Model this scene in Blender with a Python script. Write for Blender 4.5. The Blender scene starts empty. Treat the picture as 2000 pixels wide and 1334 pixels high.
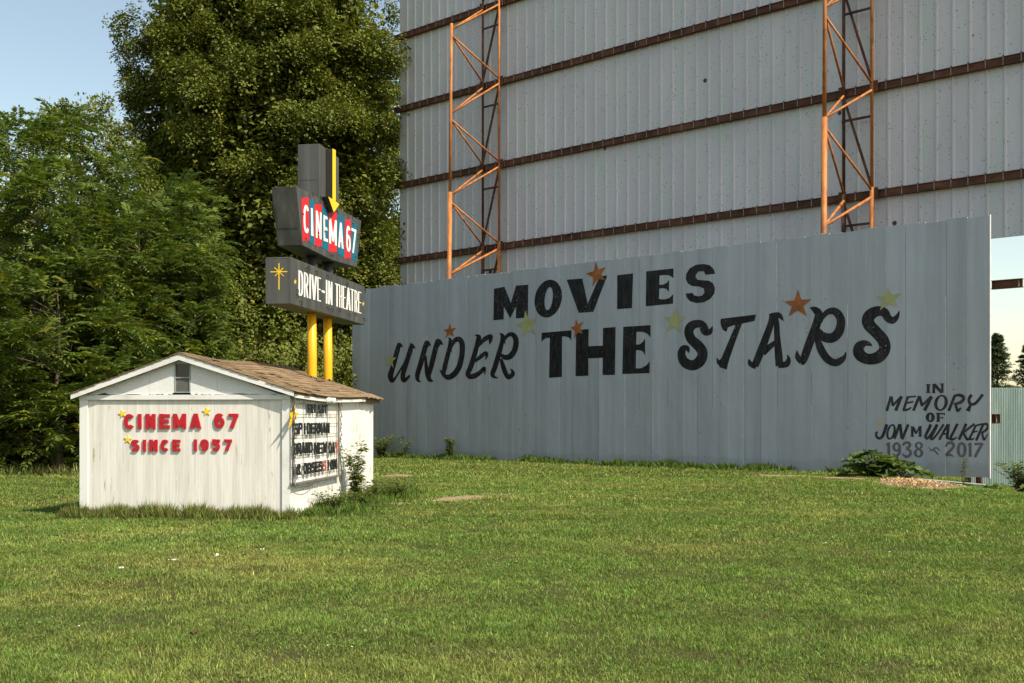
import bpy, math, random
import numpy as np
from mathutils import Vector, Matrix
from mathutils.geometry import tessellate_polygon
R = math.radians
random.seed(7)
rng = np.random.default_rng(11)
scene = bpy.context.scene
col = scene.collection

# ------------------------------------------------------------------ camera, sky, sun, exposure
F, CX, HY, CAMH = 2150.0, 1000.0, 818.0, 1.6          # focal length and horizon measured on the 2000 px photo
cam_d = bpy.data.cameras.new("camera")
cam = bpy.data.objects.new("camera", cam_d)
col.objects.link(cam)
cam.location = (0, 0, CAMH)
cam.rotation_euler = (R(90), 0, 0)
cam_d.sensor_fit = 'HORIZONTAL'
cam_d.sensor_width = 36
cam_d.lens = F * 36 / 2000
cam_d.shift_y = (HY - 667) / 2000
cam_d.clip_end = 3000
scene.camera = cam

SUN = Vector((0.50, -0.425, 0.755)).normalized()
EL = math.asin(SUN.z)
AZ = math.atan2(SUN.x, SUN.y)
world = bpy.data.worlds.new("World")
scene.world = world
world.use_nodes = True
wn = world.node_tree.nodes
wl = world.node_tree.links
for n in list(wn):
    wn.remove(n)
sky = wn.new('ShaderNodeTexSky')
sky.sky_type = 'NISHITA'
sky.sun_disc = False
sky.sun_elevation = EL
sky.sun_rotation = AZ
sky.air_density = 1.0
sky.dust_density = 1.2
sky.ozone_density = 1.0
bg = wn.new('ShaderNodeBackground')
bg.inputs['Strength'].default_value = 0.15
wo = wn.new('ShaderNodeOutputWorld')
hz = wn.new('ShaderNodeMixRGB'); hz.blend_type = 'MULTIPLY'; hz.inputs[0].default_value = 1.0
hz.inputs[2].default_value = (0.94, 0.83, 0.66, 1)      # the hazy cyan cast of this sky
wl.new(sky.outputs[0], hz.inputs[1])
wl.new(hz.outputs[0], bg.inputs[0])
wl.new(bg.outputs[0], wo.inputs[0])
sun_d = bpy.data.lights.new("sun", 'SUN')
sun_d.energy = 3.8
sun_d.angle = R(0.5)
sun_d.color = (1.0, 0.91, 0.76)
sun = bpy.data.objects.new("sun", sun_d)
col.objects.link(sun)
sun.location = (20, -20, 40)
sun.rotation_euler = SUN.to_track_quat('Z', 'Y').to_euler()
scene.view_settings.view_transform = 'Standard'
scene.view_settings.look = 'None'
scene.view_settings.exposure = 0.88
scene.view_settings.gamma = 1
scene.cycles.max_bounces = 6
scene.cycles.transparent_max_bounces = 6

# ------------------------------------------------------------------ helpers
def tag(o, label=None, cat=None, group=None, kind=None):
    if label: o['label'] = label
    if cat: o['category'] = cat
    if group: o['group'] = group
    if kind: o['kind'] = kind
    return o

def empty(name, loc, rz=0.0):
    o = bpy.data.objects.new(name, None)
    col.objects.link(o)
    o.location = loc
    o.rotation_euler = (0, 0, rz)
    o.empty_display_size = 0.3
    return o

class Frame:
    """a thing's local axes, to bring measured photo points onto its planes"""
    def __init__(s, ox, oy, oz, ang):
        s.o = Vector((ox, oy, oz)); s.a = ang
        s.inv = Matrix.Rotation(-ang, 3, 'Z')
        s.fwd = Matrix.Rotation(ang, 3, 'Z')
    def ray(s, px, py):
        d = Vector(((px - CX) / F, 1.0, (HY - py) / F))
        return s.inv @ (Vector((0, 0, CAMH)) - s.o), s.inv @ d
    def at_y(s, px, py, c=0.0):
        o, d = s.ray(px, py)
        return o + d * ((c - o.y) / d.y)
    def at_x(s, px, py, c=0.0):
        o, d = s.ray(px, py)
        return o + d * ((c - o.x) / d.x)
    def world(s, p):
        return s.fwd @ Vector(p) + s.o

def ground_px(px, py, z=0.0):
    Y = (CAMH - z) * F / (py - HY)
    return Vector(((px - CX) / F * Y, Y, z))

def at_depth(px, py, Y):
    return Vector(((px - CX) / F * Y, Y, CAMH + (HY - py) / F * Y))

class MB:
    def __init__(s):
        s.v = []; s.f = []; s.m = []
    def add(s, vs, fs, m=0):
        b = len(s.v)
        s.v += [tuple(p) for p in vs]
        s.f += [tuple(i + b for i in f) for f in fs]
        s.m += [m] * len(fs)
    def box(s, x0, x1, y0, y1, z0, z1, m=0, bev=0.0):
        vs = [(x0,y0,z0),(x1,y0,z0),(x1,y1,z0),(x0,y1,z0),(x0,y0,z1),(x1,y0,z1),(x1,y1,z1),(x0,y1,z1)]
        s.add(vs, [(0,3,2,1),(4,5,6,7),(0,1,5,4),(1,2,6,5),(2,3,7,6),(3,0,4,7)], m)
    def hexa(s, a, b, m=0):
        """two matching loops of points joined by sides and closed with caps"""
        n = len(a)
        fs = [tuple(range(n))[::-1], tuple(range(n, 2*n))]
        fs += [(i, (i+1) % n, n + (i+1) % n, n + i) for i in range(n)]
        s.add(list(a) + list(b), fs, m)
    def bar(s, p, q, w, h=None, m=0, up=(0,0,1)):
        p, q = Vector(p), Vector(q); h = h or w
        d = (q - p).normalized()
        u = Vector(up)
        if abs(d.dot(u)) > 0.98: u = Vector((0,1,0))
        x = d.cross(u).normalized() * (w/2); y = x.cross(d).normalized() * (h/2)
        s.hexa([p-x-y, p+x-y, p+x+y, p-x+y], [q-x-y, q+x-y, q+x+y, q-x+y], m)
    def tube(s, pts, rad, n=8, m=0, cap=True):
        pts = [Vector(p) for p in pts]
        if not hasattr(rad, '__len__'): rad = [rad] * len(pts)
        b = len(s.v); k = len(pts)
        prev = None
        for i, p in enumerate(pts):
            d = (pts[min(i+1, k-1)] - pts[max(i-1, 0)]).normalized()
            if prev is None:
                u = d.cross(Vector((0.31, 0.2, 1)) if abs(d.z) < 0.9 else Vector((0, 1, 0.1))).normalized()
            else:
                u = (prev - d * prev.dot(d)).normalized()
            prev = u; w = d.cross(u)
            for j in range(n):
                a = 2*math.pi*j/n
                s.v.append(tuple(p + (u*math.cos(a) + w*math.sin(a)) * rad[i]))
        for i in range(k-1):
            for j in range(n):
                s.f.append((b+i*n+j, b+i*n+(j+1)%n, b+(i+1)*n+(j+1)%n, b+(i+1)*n+j)); s.m.append(m)
        if cap:
            s.f.append(tuple(b+j for j in range(n))[::-1]); s.m.append(m)
            s.f.append(tuple(b+(k-1)*n+j for j in range(n))); s.m.append(m)
    def poly(s, outer, holes=(), m=0):
        loops = [[Vector((p[0], p[1], 0)) for p in l] for l in (outer, *holes)]
        return tessellate_polygon(loops)
    def build(s, name, mats, parent=None, smooth=False, bevel=0.0):
        me = bpy.data.meshes.new(name)
        me.from_pydata(s.v, [], s.f)
        mats = mats if isinstance(mats, (list, tuple)) else [mats]
        for mt in mats: me.materials.append(mt)
        if len(mats) > 1: me.polygons.foreach_set('material_index', s.m)
        if smooth: me.polygons.foreach_set('use_smooth', [True]*len(me.polygons))
        me.update()
        o = bpy.data.objects.new(name, me)
        col.objects.link(o)
        if parent: o.parent = parent
        if bevel:
            b = o.modifiers.new('bevel', 'BEVEL'); b.width = bevel; b.segments = 2; b.limit_method = 'ANGLE'
        return o

def np_mesh(name, verts, tris, mat, parent=None, tint=None, shape=3):
    me = bpy.data.meshes.new(name)
    verts = np.ascontiguousarray(verts, dtype=np.float32); tris = np.ascontiguousarray(tris, dtype=np.int32)
    me.vertices.add(len(verts)); me.vertices.foreach_set('co', verts.ravel())
    k = tris.shape[1]
    me.loops.add(tris.size); me.loops.foreach_set('vertex_index', tris.ravel())
    me.polygons.add(len(tris))
    me.polygons.foreach_set('loop_start', np.arange(0, tris.size, k, dtype=np.int32))
    if tint is not None:
        at = me.attributes.new('tint', 'FLOAT_COLOR', 'POINT')
        c = np.ones((len(verts), 4), np.float32); c[:, :3] = tint
        at.data.foreach_set('color', c.ravel())
    me.materials.append(mat)
    me.update(calc_edges=True); me.validate()
    o = bpy.data.objects.new(name, me); col.objects.link(o)
    if parent: o.parent = parent
    return o

def vnoise(x, y, scale, seed=0):
    r = np.random.default_rng(seed); g = r.random((256, 256))
    x = np.asarray(x)/scale; y = np.asarray(y)/scale
    xi = np.floor(x).astype(int); yi = np.floor(y).astype(int)
    fx = x-xi; fy = y-yi; fx = fx*fx*(3-2*fx); fy = fy*fy*(3-2*fy)
    a = g[xi % 256, yi % 256]; b = g[(xi+1) % 256, yi % 256]; c = g[xi % 256, (yi+1) % 256]; d = g[(xi+1) % 256, (yi+1) % 256]
    return (a*(1-fx)+b*fx)*(1-fy) + (c*(1-fx)+d*fx)*fy

# ------------------------------------------------------------------ materials
class NT:
    def __init__(s, name):
        s.mat = bpy.data.materials.new(name); s.mat.use_nodes = True
        s.t = s.mat.node_tree; s.b = s.t.nodes['Principled BSDF']; s.out = s.t.nodes['Material Output']
    def n(s, kind, **kw):
        nd = s.t.nodes.new('ShaderNode' + kind)
        for k, v in kw.items():
            if k in nd.inputs: nd.inputs[k].default_value = v
            else: setattr(nd, k, v)
        return nd
    def l(s, a, b): s.t.links.new(a, b)
    def coord(s, scale=(1,1,1), loc=(0,0,0)):
        c = s.n('TexCoord'); m = s.n('Mapping')
        m.inputs['Scale'].default_value = scale; m.inputs['Location'].default_value = loc
        s.l(c.outputs['Object'], m.inputs[0]); return m.outputs[0]
    def noise(s, scale, detail=4, rough=0.55, vec=None, dist=0.0):
        nd = s.n('TexNoise'); nd.inputs['Scale'].default_value = scale; nd.inputs['Detail'].default_value = detail
        nd.inputs['Roughness'].default_value = rough; nd.inputs['Distortion'].default_value = dist
        s.l(vec if vec is not None else s.coord(), nd.inputs['Vector']); return nd.outputs['Fac']
    def ramp(s, fac, stops):
        r = s.n('ValToRGB'); e = r.color_ramp.elements
        while len(e) < len(stops): e.new(0.5)
        for i, (p, c) in enumerate(stops):
            e[i].position = p; e[i].color = (c, c, c, 1) if not hasattr(c, '__len__') else (*c, 1)
        s.l(fac, r.inputs[0]); return r.outputs[0]
    def mix(s, fac, a, b, mode='MIX'):
        m = s.n('MixRGB'); m.blend_type = mode
        for i, v in ((0, fac), (1, a), (2, b)):
            if hasattr(v, 'is_output') or isinstance(v, bpy.types.NodeSocket): s.l(v, m.inputs[i])
            elif hasattr(v, '__len__'): m.inputs[i].default_value = (*v, 1)
            else: m.inputs[i].default_value = v
        return m.outputs[0]
    def bump(s, h, strength=0.3, dist=0.02):
        b = s.n('Bump'); b.inputs['Strength'].default_value = strength; b.inputs['Distance'].default_value = dist
        s.l(h, b.inputs['Height']); s.l(b.outputs[0], s.b.inputs['Normal'])
    def done(s, colr, rough=0.6, metal=0.0, spec=0.5):
        if isinstance(colr, bpy.types.NodeSocket): s.l(colr, s.b.inputs['Base Color'])
        else: s.b.inputs['Base Color'].default_value = (*colr, 1)
        if isinstance(rough, bpy.types.NodeSocket): s.l(rough, s.b.inputs['Roughness'])
        else: s.b.inputs['Roughness'].default_value = rough
        s.b.inputs['Metallic'].default_value = metal
        s.b.inputs['Specular IOR Level'].default_value = spec
        return s.mat

def paint(name, c, dark=0.75, scale=6, rough=0.55, bump=0.1, spec=0.4):
    t = NT(name)
    f = t.noise(scale, 6, 0.6)
    cc = t.ramp(f, [(0.3, tuple(x*dark for x in c)), (0.65, c)])
    t.bump(t.noise(scale*8, 3), bump, 0.004)
    return t.done(cc, rough, spec=spec)

def foliage(name, c, trans=0.35, rough=0.55):
    t = NT(name)
    a = t.n('Attribute'); a.attribute_name = 'tint'
    cc = t.mix(1.0, c, a.outputs['Color'], 'MULTIPLY')
    t.done(cc, rough, spec=0.12)
    tr = t.n('BsdfTranslucent'); t.l(t.mix(1.0, cc, (1.0, 1.05, 0.45), 'MULTIPLY'), tr.inputs[0])
    mx = t.n('MixShader'); mx.inputs[0].default_value = trans
    t.l(t.b.outputs[0], mx.inputs[1]); t.l(tr.outputs[0], mx.inputs[2]); t.l(mx.outputs[0], t.out.inputs[0])
    return t.mat

M = {}
# mural wall: painted steel sheets, weathered in vertical streaks, each sheet a little different
t = NT('wall_paint')
a = t.n('Attribute'); a.attribute_name = 'tint'
streak = t.noise(1.0, 5, 0.6, t.coord((3.0, 1, 0.10)))
blot = t.noise(0.55, 5, 0.6)
c = t.mix(t.ramp(streak, [(0.35, 0.0), (0.7, 1.0)]), (0.335, 0.360, 0.400), (0.43, 0.465, 0.505))
c = t.mix(t.ramp(blot, [(0.4, 0.0), (0.75, 0.55)]), c, (0.35, 0.365, 0.405))
c = t.mix(1.0, c, a.outputs['Color'], 'MULTIPLY')
chip = t.ramp(t.noise(9, 6, 0.7, t.coord((1, 1, 0.8))), [(0.615, 0.0), (0.635, 1.0)])
reg = t.ramp(t.noise(0.5, 2, 0.5, t.coord((1, 1, 0.4), (7, 0, 3))), [(0.56, 0.0), (0.66, 1.0)])
c = t.mix(t.mix(1.0, chip, reg, 'MULTIPLY'), c, (0.06, 0.06, 0.065))
chip2 = t.ramp(t.noise(14, 5, 0.7, t.coord((1, 1, 0.6), (3, 0, 9))), [(0.645, 0.0), (0.66, 1.0)])
c = t.mix(t.mix(1.0, chip2, t.ramp(t.noise(0.4, 2, 0.5, t.coord((1.3, 1, 0.3), (2, 0, 8))), [(0.5, 0.0), (0.62, 1.0)]), 'MULTIPLY'), c, (0.62, 0.64, 0.64))
sp = t.n('SeparateXYZ'); tc_ = t.n('TexCoord'); t.l(tc_.outputs['Object'], sp.inputs[0])
mud = t.n('Math', operation='MULTIPLY_ADD'); t.l(t.noise(2.2, 5, 0.7, t.coord((1, 1, 0.3))), mud.inputs[0]); mud.inputs[1].default_value = -0.65; t.l(sp.outputs['Z'], mud.inputs[2])
c = t.mix(t.ramp(mud.outputs[0], [(0.0, 0.22), (0.05, 0.0)]), c, (0.22, 0.205, 0.18))
run = t.ramp(t.noise(1.0, 5, 0.7, t.coord((7, 1, 0.16), (3, 0, 5))), [(0.62, 0.0), (0.74, 0.35)])
c = t.mix(run, c, (0.56, 0.58, 0.58))
t.bump(t.noise(1.3, 3, 0.5, t.coord((1.2, 1, 0.6))), 0.6, 0.07)
M['wall'] = t.done(c, 0.42, spec=0.45)
M['worn_edge'] = paint('worn_edge', (0.70, 0.72, 0.72), 0.55, 3, 0.5)
M['seam'] = paint('seam', (0.52, 0.55, 0.55), 0.55, 1.2, 0.5)
M['white_trim'] = paint('white_trim', (0.58, 0.59, 0.57), 0.8, 3, 0.5)
# brushed black lettering
t = NT('black_lettering')
f = t.noise(1.0, 6, 0.65, t.coord((9, 1, 2.2)))
c = t.mix(t.ramp(f, [(0.42, 0.0), (0.68, 1.0)]), (0.0055, 0.0052, 0.0055), (0.034, 0.031, 0.034))
chip = t.ramp(t.noise(13, 5, 0.7), [(0.63, 0.0), (0.65, 1.0)])
c = t.mix(t.mix(1.0, chip, t.ramp(t.noise(0.6, 2, 0.5), [(0.5, 0.0), (0.6, 1.0)]), 'MULTIPLY'), c, (0.5, 0.52, 0.52))
M['black'] = t.done(c, 0.5, spec=0.25)
t = NT('thin_black_lettering')
f = t.noise(1.0, 5, 0.6, t.coord((6, 1, 5)))
M['black2'] = t.done(t.mix(t.ramp(f, [(0.35, 0.0), (0.7, 1.0)]), (0.008, 0.0075, 0.009), (0.058, 0.053, 0.060)), 0.5, spec=0.3)
M['greyletter'] = paint('grey_lettering', (0.135, 0.125, 0.138), 0.75, 5, 0.5)
M['orange_star'] = paint('orange_star_paint', (0.40, 0.125, 0.022), 0.45, 3.5, 0.5)
M['pale_star'] = paint('pale_yellow_star_paint', (0.42, 0.42, 0.185), 0.72, 3, 0.5)
M['gold_star'] = paint('gold_star_paint', (0.80, 0.40, 0.02), 0.85, 3, 0.5)
# screen back
t = NT('galvanised_screen')
f = t.noise(0.35, 4, 0.6, t.coord((1, 1, 0.35)))
c = t.mix(t.ramp(f, [(0.35, 0.0), (0.7, 1.0)]), (0.51, 0.495, 0.53), (0.61, 0.60, 0.625))
gr = t.noise(0.8, 5, 0.65, t.coord((1.6, 1, 0.22), (4, 0, 0)))
c = t.mix(t.ramp(gr, [(0.48, 0.0), (0.74, 0.7)]), c, (0.46, 0.56, 0.48))
v = t.n('TexVoronoi'); v.inputs['Scale'].default_value = 7.5; t.l(t.coord((1, 1, 1)), v.inputs['Vector'])
dots = t.ramp(v.outputs['Distance'], [(0.12, 1.0), (0.24, 0.0)])
dn = t.ramp(t.noise(3.0, 4, 0.7), [(0.42, 0.0), (0.58, 1.0)])
c = t.mix(t.mix(1.0, dots, dn, 'MULTIPLY'), c, (0.17, 0.155, 0.15))
v2 = t.n('TexVoronoi'); v2.inputs['Scale'].default_value = 0.62; t.l(t.coord((1, 0.2, 1), (5, 0, 2)), v2.inputs['Vector'])
c = t.mix(t.ramp(v2.outputs['Distance'], [(0.045, 1.0), (0.065, 0.0)]), c, (0.03, 0.028, 0.028))
M['screen'] = t.done(c, 0.5, metal=0.0, spec=0.4)
t = NT('rusty_steel')
f = t.noise(2.2, 6, 0.65, t.coord((0.6, 1, 1.5)))
M['rust'] = t.done(t.ramp(f, [(0.3, (0.035, 0.016, 0.011)), (0.5, (0.095, 0.038, 0.022)), (0.7, (0.17, 0.075, 0.038))]), 0.75, spec=0.3)
t = NT('orange_rusty_paint')
f = t.noise(3.5, 7, 0.68, t.coord((1, 1, 0.45)))
c = t.ramp(f, [(0.28, (0.10, 0.036, 0.016)), (0.46, (0.36, 0.125, 0.03)), (0.62, (0.47, 0.185, 0.05)), (0.8, (0.42, 0.2, 0.09))])
M['orange_steel'] = t.done(c, 0.6, spec=0.35)
M['clip'] = paint('clip_steel', (0.33, 0.31, 0.29), 0.5, 6, 0.5)
# shed
t = NT('white_beadboard')
co = t.coord()
w = t.n('TexWave', wave_type='BANDS', bands_direction='X'); w.inputs['Scale'].default_value = 13.0; w.inputs['Distortion'].default_value = 0.0
t.l(co, w.inputs['Vector'])
groove = t.ramp(w.outputs['Fac'], [(0.0, 0.0), (0.14, 1.0)])
st = t.noise(1.0, 6, 0.7, t.coord((9, 1, 0.55)))
c = t.mix(t.ramp(st, [(0.40, 1.0), (0.62, 0.0)]), (0.70, 0.69, 0.65), (0.58, 0.565, 0.51))
peel = t.ramp(t.noise(1.0, 7, 0.72, t.coord((15, 1, 1.6), (1, 0, 2))), [(0.60, 0.0), (0.64, 1.0)])
preg = t.ramp(t.noise(0.9, 2, 0.5, t.coord((1, 1, 0.7), (4, 0, 1))), [(0.36, 0.0), (0.52, 1.0)])
c = t.mix(t.mix(1.0, peel, preg, 'MULTIPLY'), c, (0.33, 0.27, 0.19))
c = t.mix(groove, t.mix(1.0, c, (0.80, 0.80, 0.78), 'MULTIPLY'), c)
t.bump(w.outputs['Fac'], 0.3, 0.003)
M['bead'] = t.done(c, 0.6, spec=0.3)
t = NT('white_board_paint')
st = t.noise(1.6, 6, 0.7)
c = t.ramp(st, [(0.30, (0.50, 0.50, 0.47)), (0.5, (0.66, 0.665, 0.64))])
peel = t.ramp(t.noise(5.5, 7, 0.72), [(0.665, 0.0), (0.685, 1.0)])
c = t.mix(peel, c, (0.40, 0.36, 0.29))
t.bump(t.noise(40, 3), 0.15, 0.004)
M['white_board'] = t.done(c, 0.6, spec=0.3)
t = NT('white_stucco_board')
c = t.ramp(t.noise(1.5, 6, 0.7), [(0.3, (0.60, 0.60, 0.585)), (0.55, (0.68, 0.68, 0.675))])
t.bump(t.noise(22, 5, 0.7), 0.5, 0.012)
M['stucco'] = t.done(c, 0.65, spec=0.3)
t = NT('white_side_wall')
c = t.ramp(t.noise(1.2, 6, 0.7), [(0.3, (0.66, 0.66, 0.62)), (0.55, (0.75, 0.75, 0.71))])
peel = t.ramp(t.noise(1.0, 7, 0.75, t.coord((1, 14, 4.5))), [(0.53, 0.0), (0.58, 1.0)])
preg = t.ramp(t.noise(0.55, 2, 0.5, t.coord((1, 1, 1), (0, 1.6, 2.2))), [(0.44, 0.0), (0.56, 1.0)])
c = t.mix(t.mix(1.0, peel, preg, 'MULTIPLY'), c, (0.40, 0.31, 0.2))
t.bump(t.noise(14, 5, 0.65, t.coord((1, 1, 0.5))), 0.25, 0.01)
M['side'] = t.done(c, 0.6, spec=0.3)
t = NT('asphalt_shingle')
a = t.n('Attribute'); a.attribute_name = 'tint'
g = t.noise(60, 4, 0.7)
c = t.mix(1.0, t.ramp(g, [(0.3, (0.13, 0.088, 0.050)), (0.7, (0.30, 0.213, 0.128))]), a.outputs['Color'], 'MULTIPLY')
t.bump(g, 0.5, 0.004)
M['shingle'] = t.done(c, 0.9, spec=0.15)
M['window_frame'] = paint('grey_green_frame', (0.30, 0.36, 0.34), 0.6, 8, 0.6)
M['raw_wood'] = paint('weathered_wood', (0.16, 0.105, 0.065), 0.5, 9, 0.8)
M['red'] = paint('red_letter_paint', (0.42, 0.010, 0.018), 0.85, 4, 0.45)
M['red2'] = paint('faded_red_letter', (0.42, 0.10, 0.07), 0.8, 8, 0.5)
M['black_plastic'] = paint('black_plastic', (0.018, 0.021, 0.023), 0.7, 6, 0.4)
M['yellow'] = paint('yellow_paint', (0.80, 0.40, 0.008), 0.9, 3, 0.45)
M['yellow2'] = paint('yellow_star_paint', (0.84, 0.56, 0.02), 0.92, 3, 0.45)
M['wire'] = paint('grey_wire', (0.16, 0.15, 0.13), 0.6, 9, 0.5)
M['tar'] = paint('roof_tar', (0.022, 0.021, 0.022), 0.6, 9, 0.5, 0.4)
t = NT('window_glass'); M['glass'] = t.done((0.012, 0.014, 0.022), 0.12, spec=0.6)
M['insect_screen'] = paint('insect_screen', (0.11, 0.11, 0.10), 0.8, 5, 0.8)
t = NT('charcoal_sign_metal')
st = t.noise(1.0, 6, 0.65, t.coord((5, 5, 0.35)))
c = t.ramp(st, [(0.32, (0.044, 0.046, 0.044)), (0.58, (0.076, 0.079, 0.074)), (0.78, (0.13, 0.135, 0.127))])
M['sign'] = t.done(c, 0.5, spec=0.4)
M['sign_dark'] = paint('dark_sign_metal', (0.026, 0.024, 0.022), 0.7, 4, 0.55)
M['banner_red'] = paint('banner_red', (0.62, 0.020, 0.030), 0.88, 3, 0.45)
M['banner_blue'] = paint('banner_blue', (0.004, 0.135, 0.21), 0.88, 3, 0.45)
M['sign_white'] = paint('sign_white', (0.80, 0.79, 0.76), 0.88, 6, 0.45)
t = NT('green_steel_sheet')
c = t.ramp(t.noise(1.0, 4, 0.6, t.coord((4, 1, 0.3))), [(0.35, (0.28, 0.375, 0.345)), (0.65, (0.41, 0.50, 0.47))])
M['green_steel'] = t.done(c, 0.4, spec=0.5)
t = NT('bark')
c = t.ramp(t.noise(1.0, 6, 0.7, t.coord((7, 7, 1.2))), [(0.3, (0.045, 0.033, 0.025)), (0.7, (0.14, 0.11, 0.085))])
M['bark'] = t.done(c, 0.9, spec=0.1)
M['maple_leaf'] = foliage('maple_leaf', (0.134, 0.158, 0.033), 0.24)
M['walnut_leaf'] = foliage('walnut_leaf', (0.106, 0.152, 0.031), 0.38)
M['cedar_leaf'] = foliage('cedar_leaf', (0.040, 0.062, 0.024), 0.12)
M['conifer_leaf'] = foliage('conifer_leaf', (0.075, 0.108, 0.052), 0.2)
M['weed_leaf'] = foliage('weed_leaf', (0.118, 0.158, 0.036), 0.38)
M['burdock_leaf'] = foliage('burdock_leaf', (0.105, 0.160, 0.048), 0.3)
M['grass'] = foliage('grass_blade', (0.164, 0.200, 0.044), 0.34, 0.5)
t = NT('soil_turf')
n1 = t.noise(0.6, 5, 0.6); n2 = t.noise(26, 5, 0.75)
c = t.mix(t.ramp(n2, [(0.32, 0.0), (0.7, 1.0)]), (0.022, 0.024, 0.010), (0.12, 0.125, 0.038))
c = t.mix(t.ramp(n1, [(0.4, 0.0), (0.72, 0.55)]), c, (0.095, 0.082, 0.032))
t.bump(n2, 0.8, 0.05)
M['turf'] = t.done(c, 0.95, spec=0.1)
t = NT('bare_dirt')
c = t.ramp(t.noise(7, 7, 0.7), [(0.3, (0.15, 0.105, 0.06)), (0.65, (0.33, 0.25, 0.165))])
t.bump(t.noise(25, 5, 0.7), 0.6, 0.02)
M['dirt'] = t.done(c, 0.95, spec=0.1)
M['chip_wood'] = foliage('wood_chip', (0.58, 0.40, 0.21), 0.0, 0.8)
M['paper'] = paint('litter_paper', (0.75, 0.74, 0.70), 0.8, 9, 0.7)
M['dead_leaf'] = paint('dead_leaf', (0.12, 0.075, 0.035), 0.6, 20, 0.7)

# ------------------------------------------------------------------ ground
def sstep(a, b, x):
    tt = np.clip((np.asarray(x, float) - a) / (b - a), 0, 1); return tt*tt*(3-2*tt)
def terrain(x, y):
    x = np.asarray(x, float); y = np.asarray(y, float)
    z = 0.05*(vnoise(x+300, y+300, 5.0, 3)-0.5)*sstep(3, 9, y) + 0.025*(vnoise(x+300, y+300, 1.3, 4)-0.5)
    d = np.maximum(x-10.3, 0)
    z = z - 0.44*sstep(9.9, 13.4, x)*sstep(17, 31, y)
    return z
gx = np.concatenate([[-900, -400, -200, -100], np.arange(-50, 50.1, 0.5), [100, 200, 400, 900]])
gy = np.concatenate([[-300, -100, -30], np.arange(-5, 70.1, 0.5), [90, 130, 200, 400, 1500]])
GX, GY = np.meshgrid(gx, gy)
GZ = terrain(GX, GY) * (np.abs(GX) < 52) * (GY < 72)
vv = np.stack([GX.ravel(), GY.ravel(), GZ.ravel()], 1)
nx = len(gx); ii, jj = np.meshgrid(np.arange(nx-1), np.arange(len(gy)-1))
b0 = (jj*nx + ii).ravel()
quads = np.stack([b0, b0+1, b0+1+nx, b0+nx], 1)
ground = np_mesh('ground', vv, quads, M['turf'])
tag(ground, kind='structure')

def unit(v): return v/(np.linalg.norm(v, axis=-1, keepdims=True)+1e-9)
def leaves(pos, dirs, nrm, ln, wd, fold=0.25):
    """folded leaf: two triangles sharing the midrib"""
    side = unit(np.cross(dirs, nrm)); nrm = np.cross(side, dirs)
    n = len(pos); V = np.zeros((n, 4, 3))
    V[:, 0] = pos; V[:, 1] = pos + dirs*ln[:, None]
    m = pos + dirs*(ln*0.45)[:, None] + nrm*(wd*fold)[:, None]
    V[:, 2] = m + side*(wd*0.5)[:, None]; V[:, 3] = m - side*(wd*0.5)[:, None]
    i = np.arange(n)*4
    T = np.concatenate([np.stack([i, i+1, i+2], 1), np.stack([i, i+3, i+1], 1)])
    return V.reshape(-1, 3), T

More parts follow.
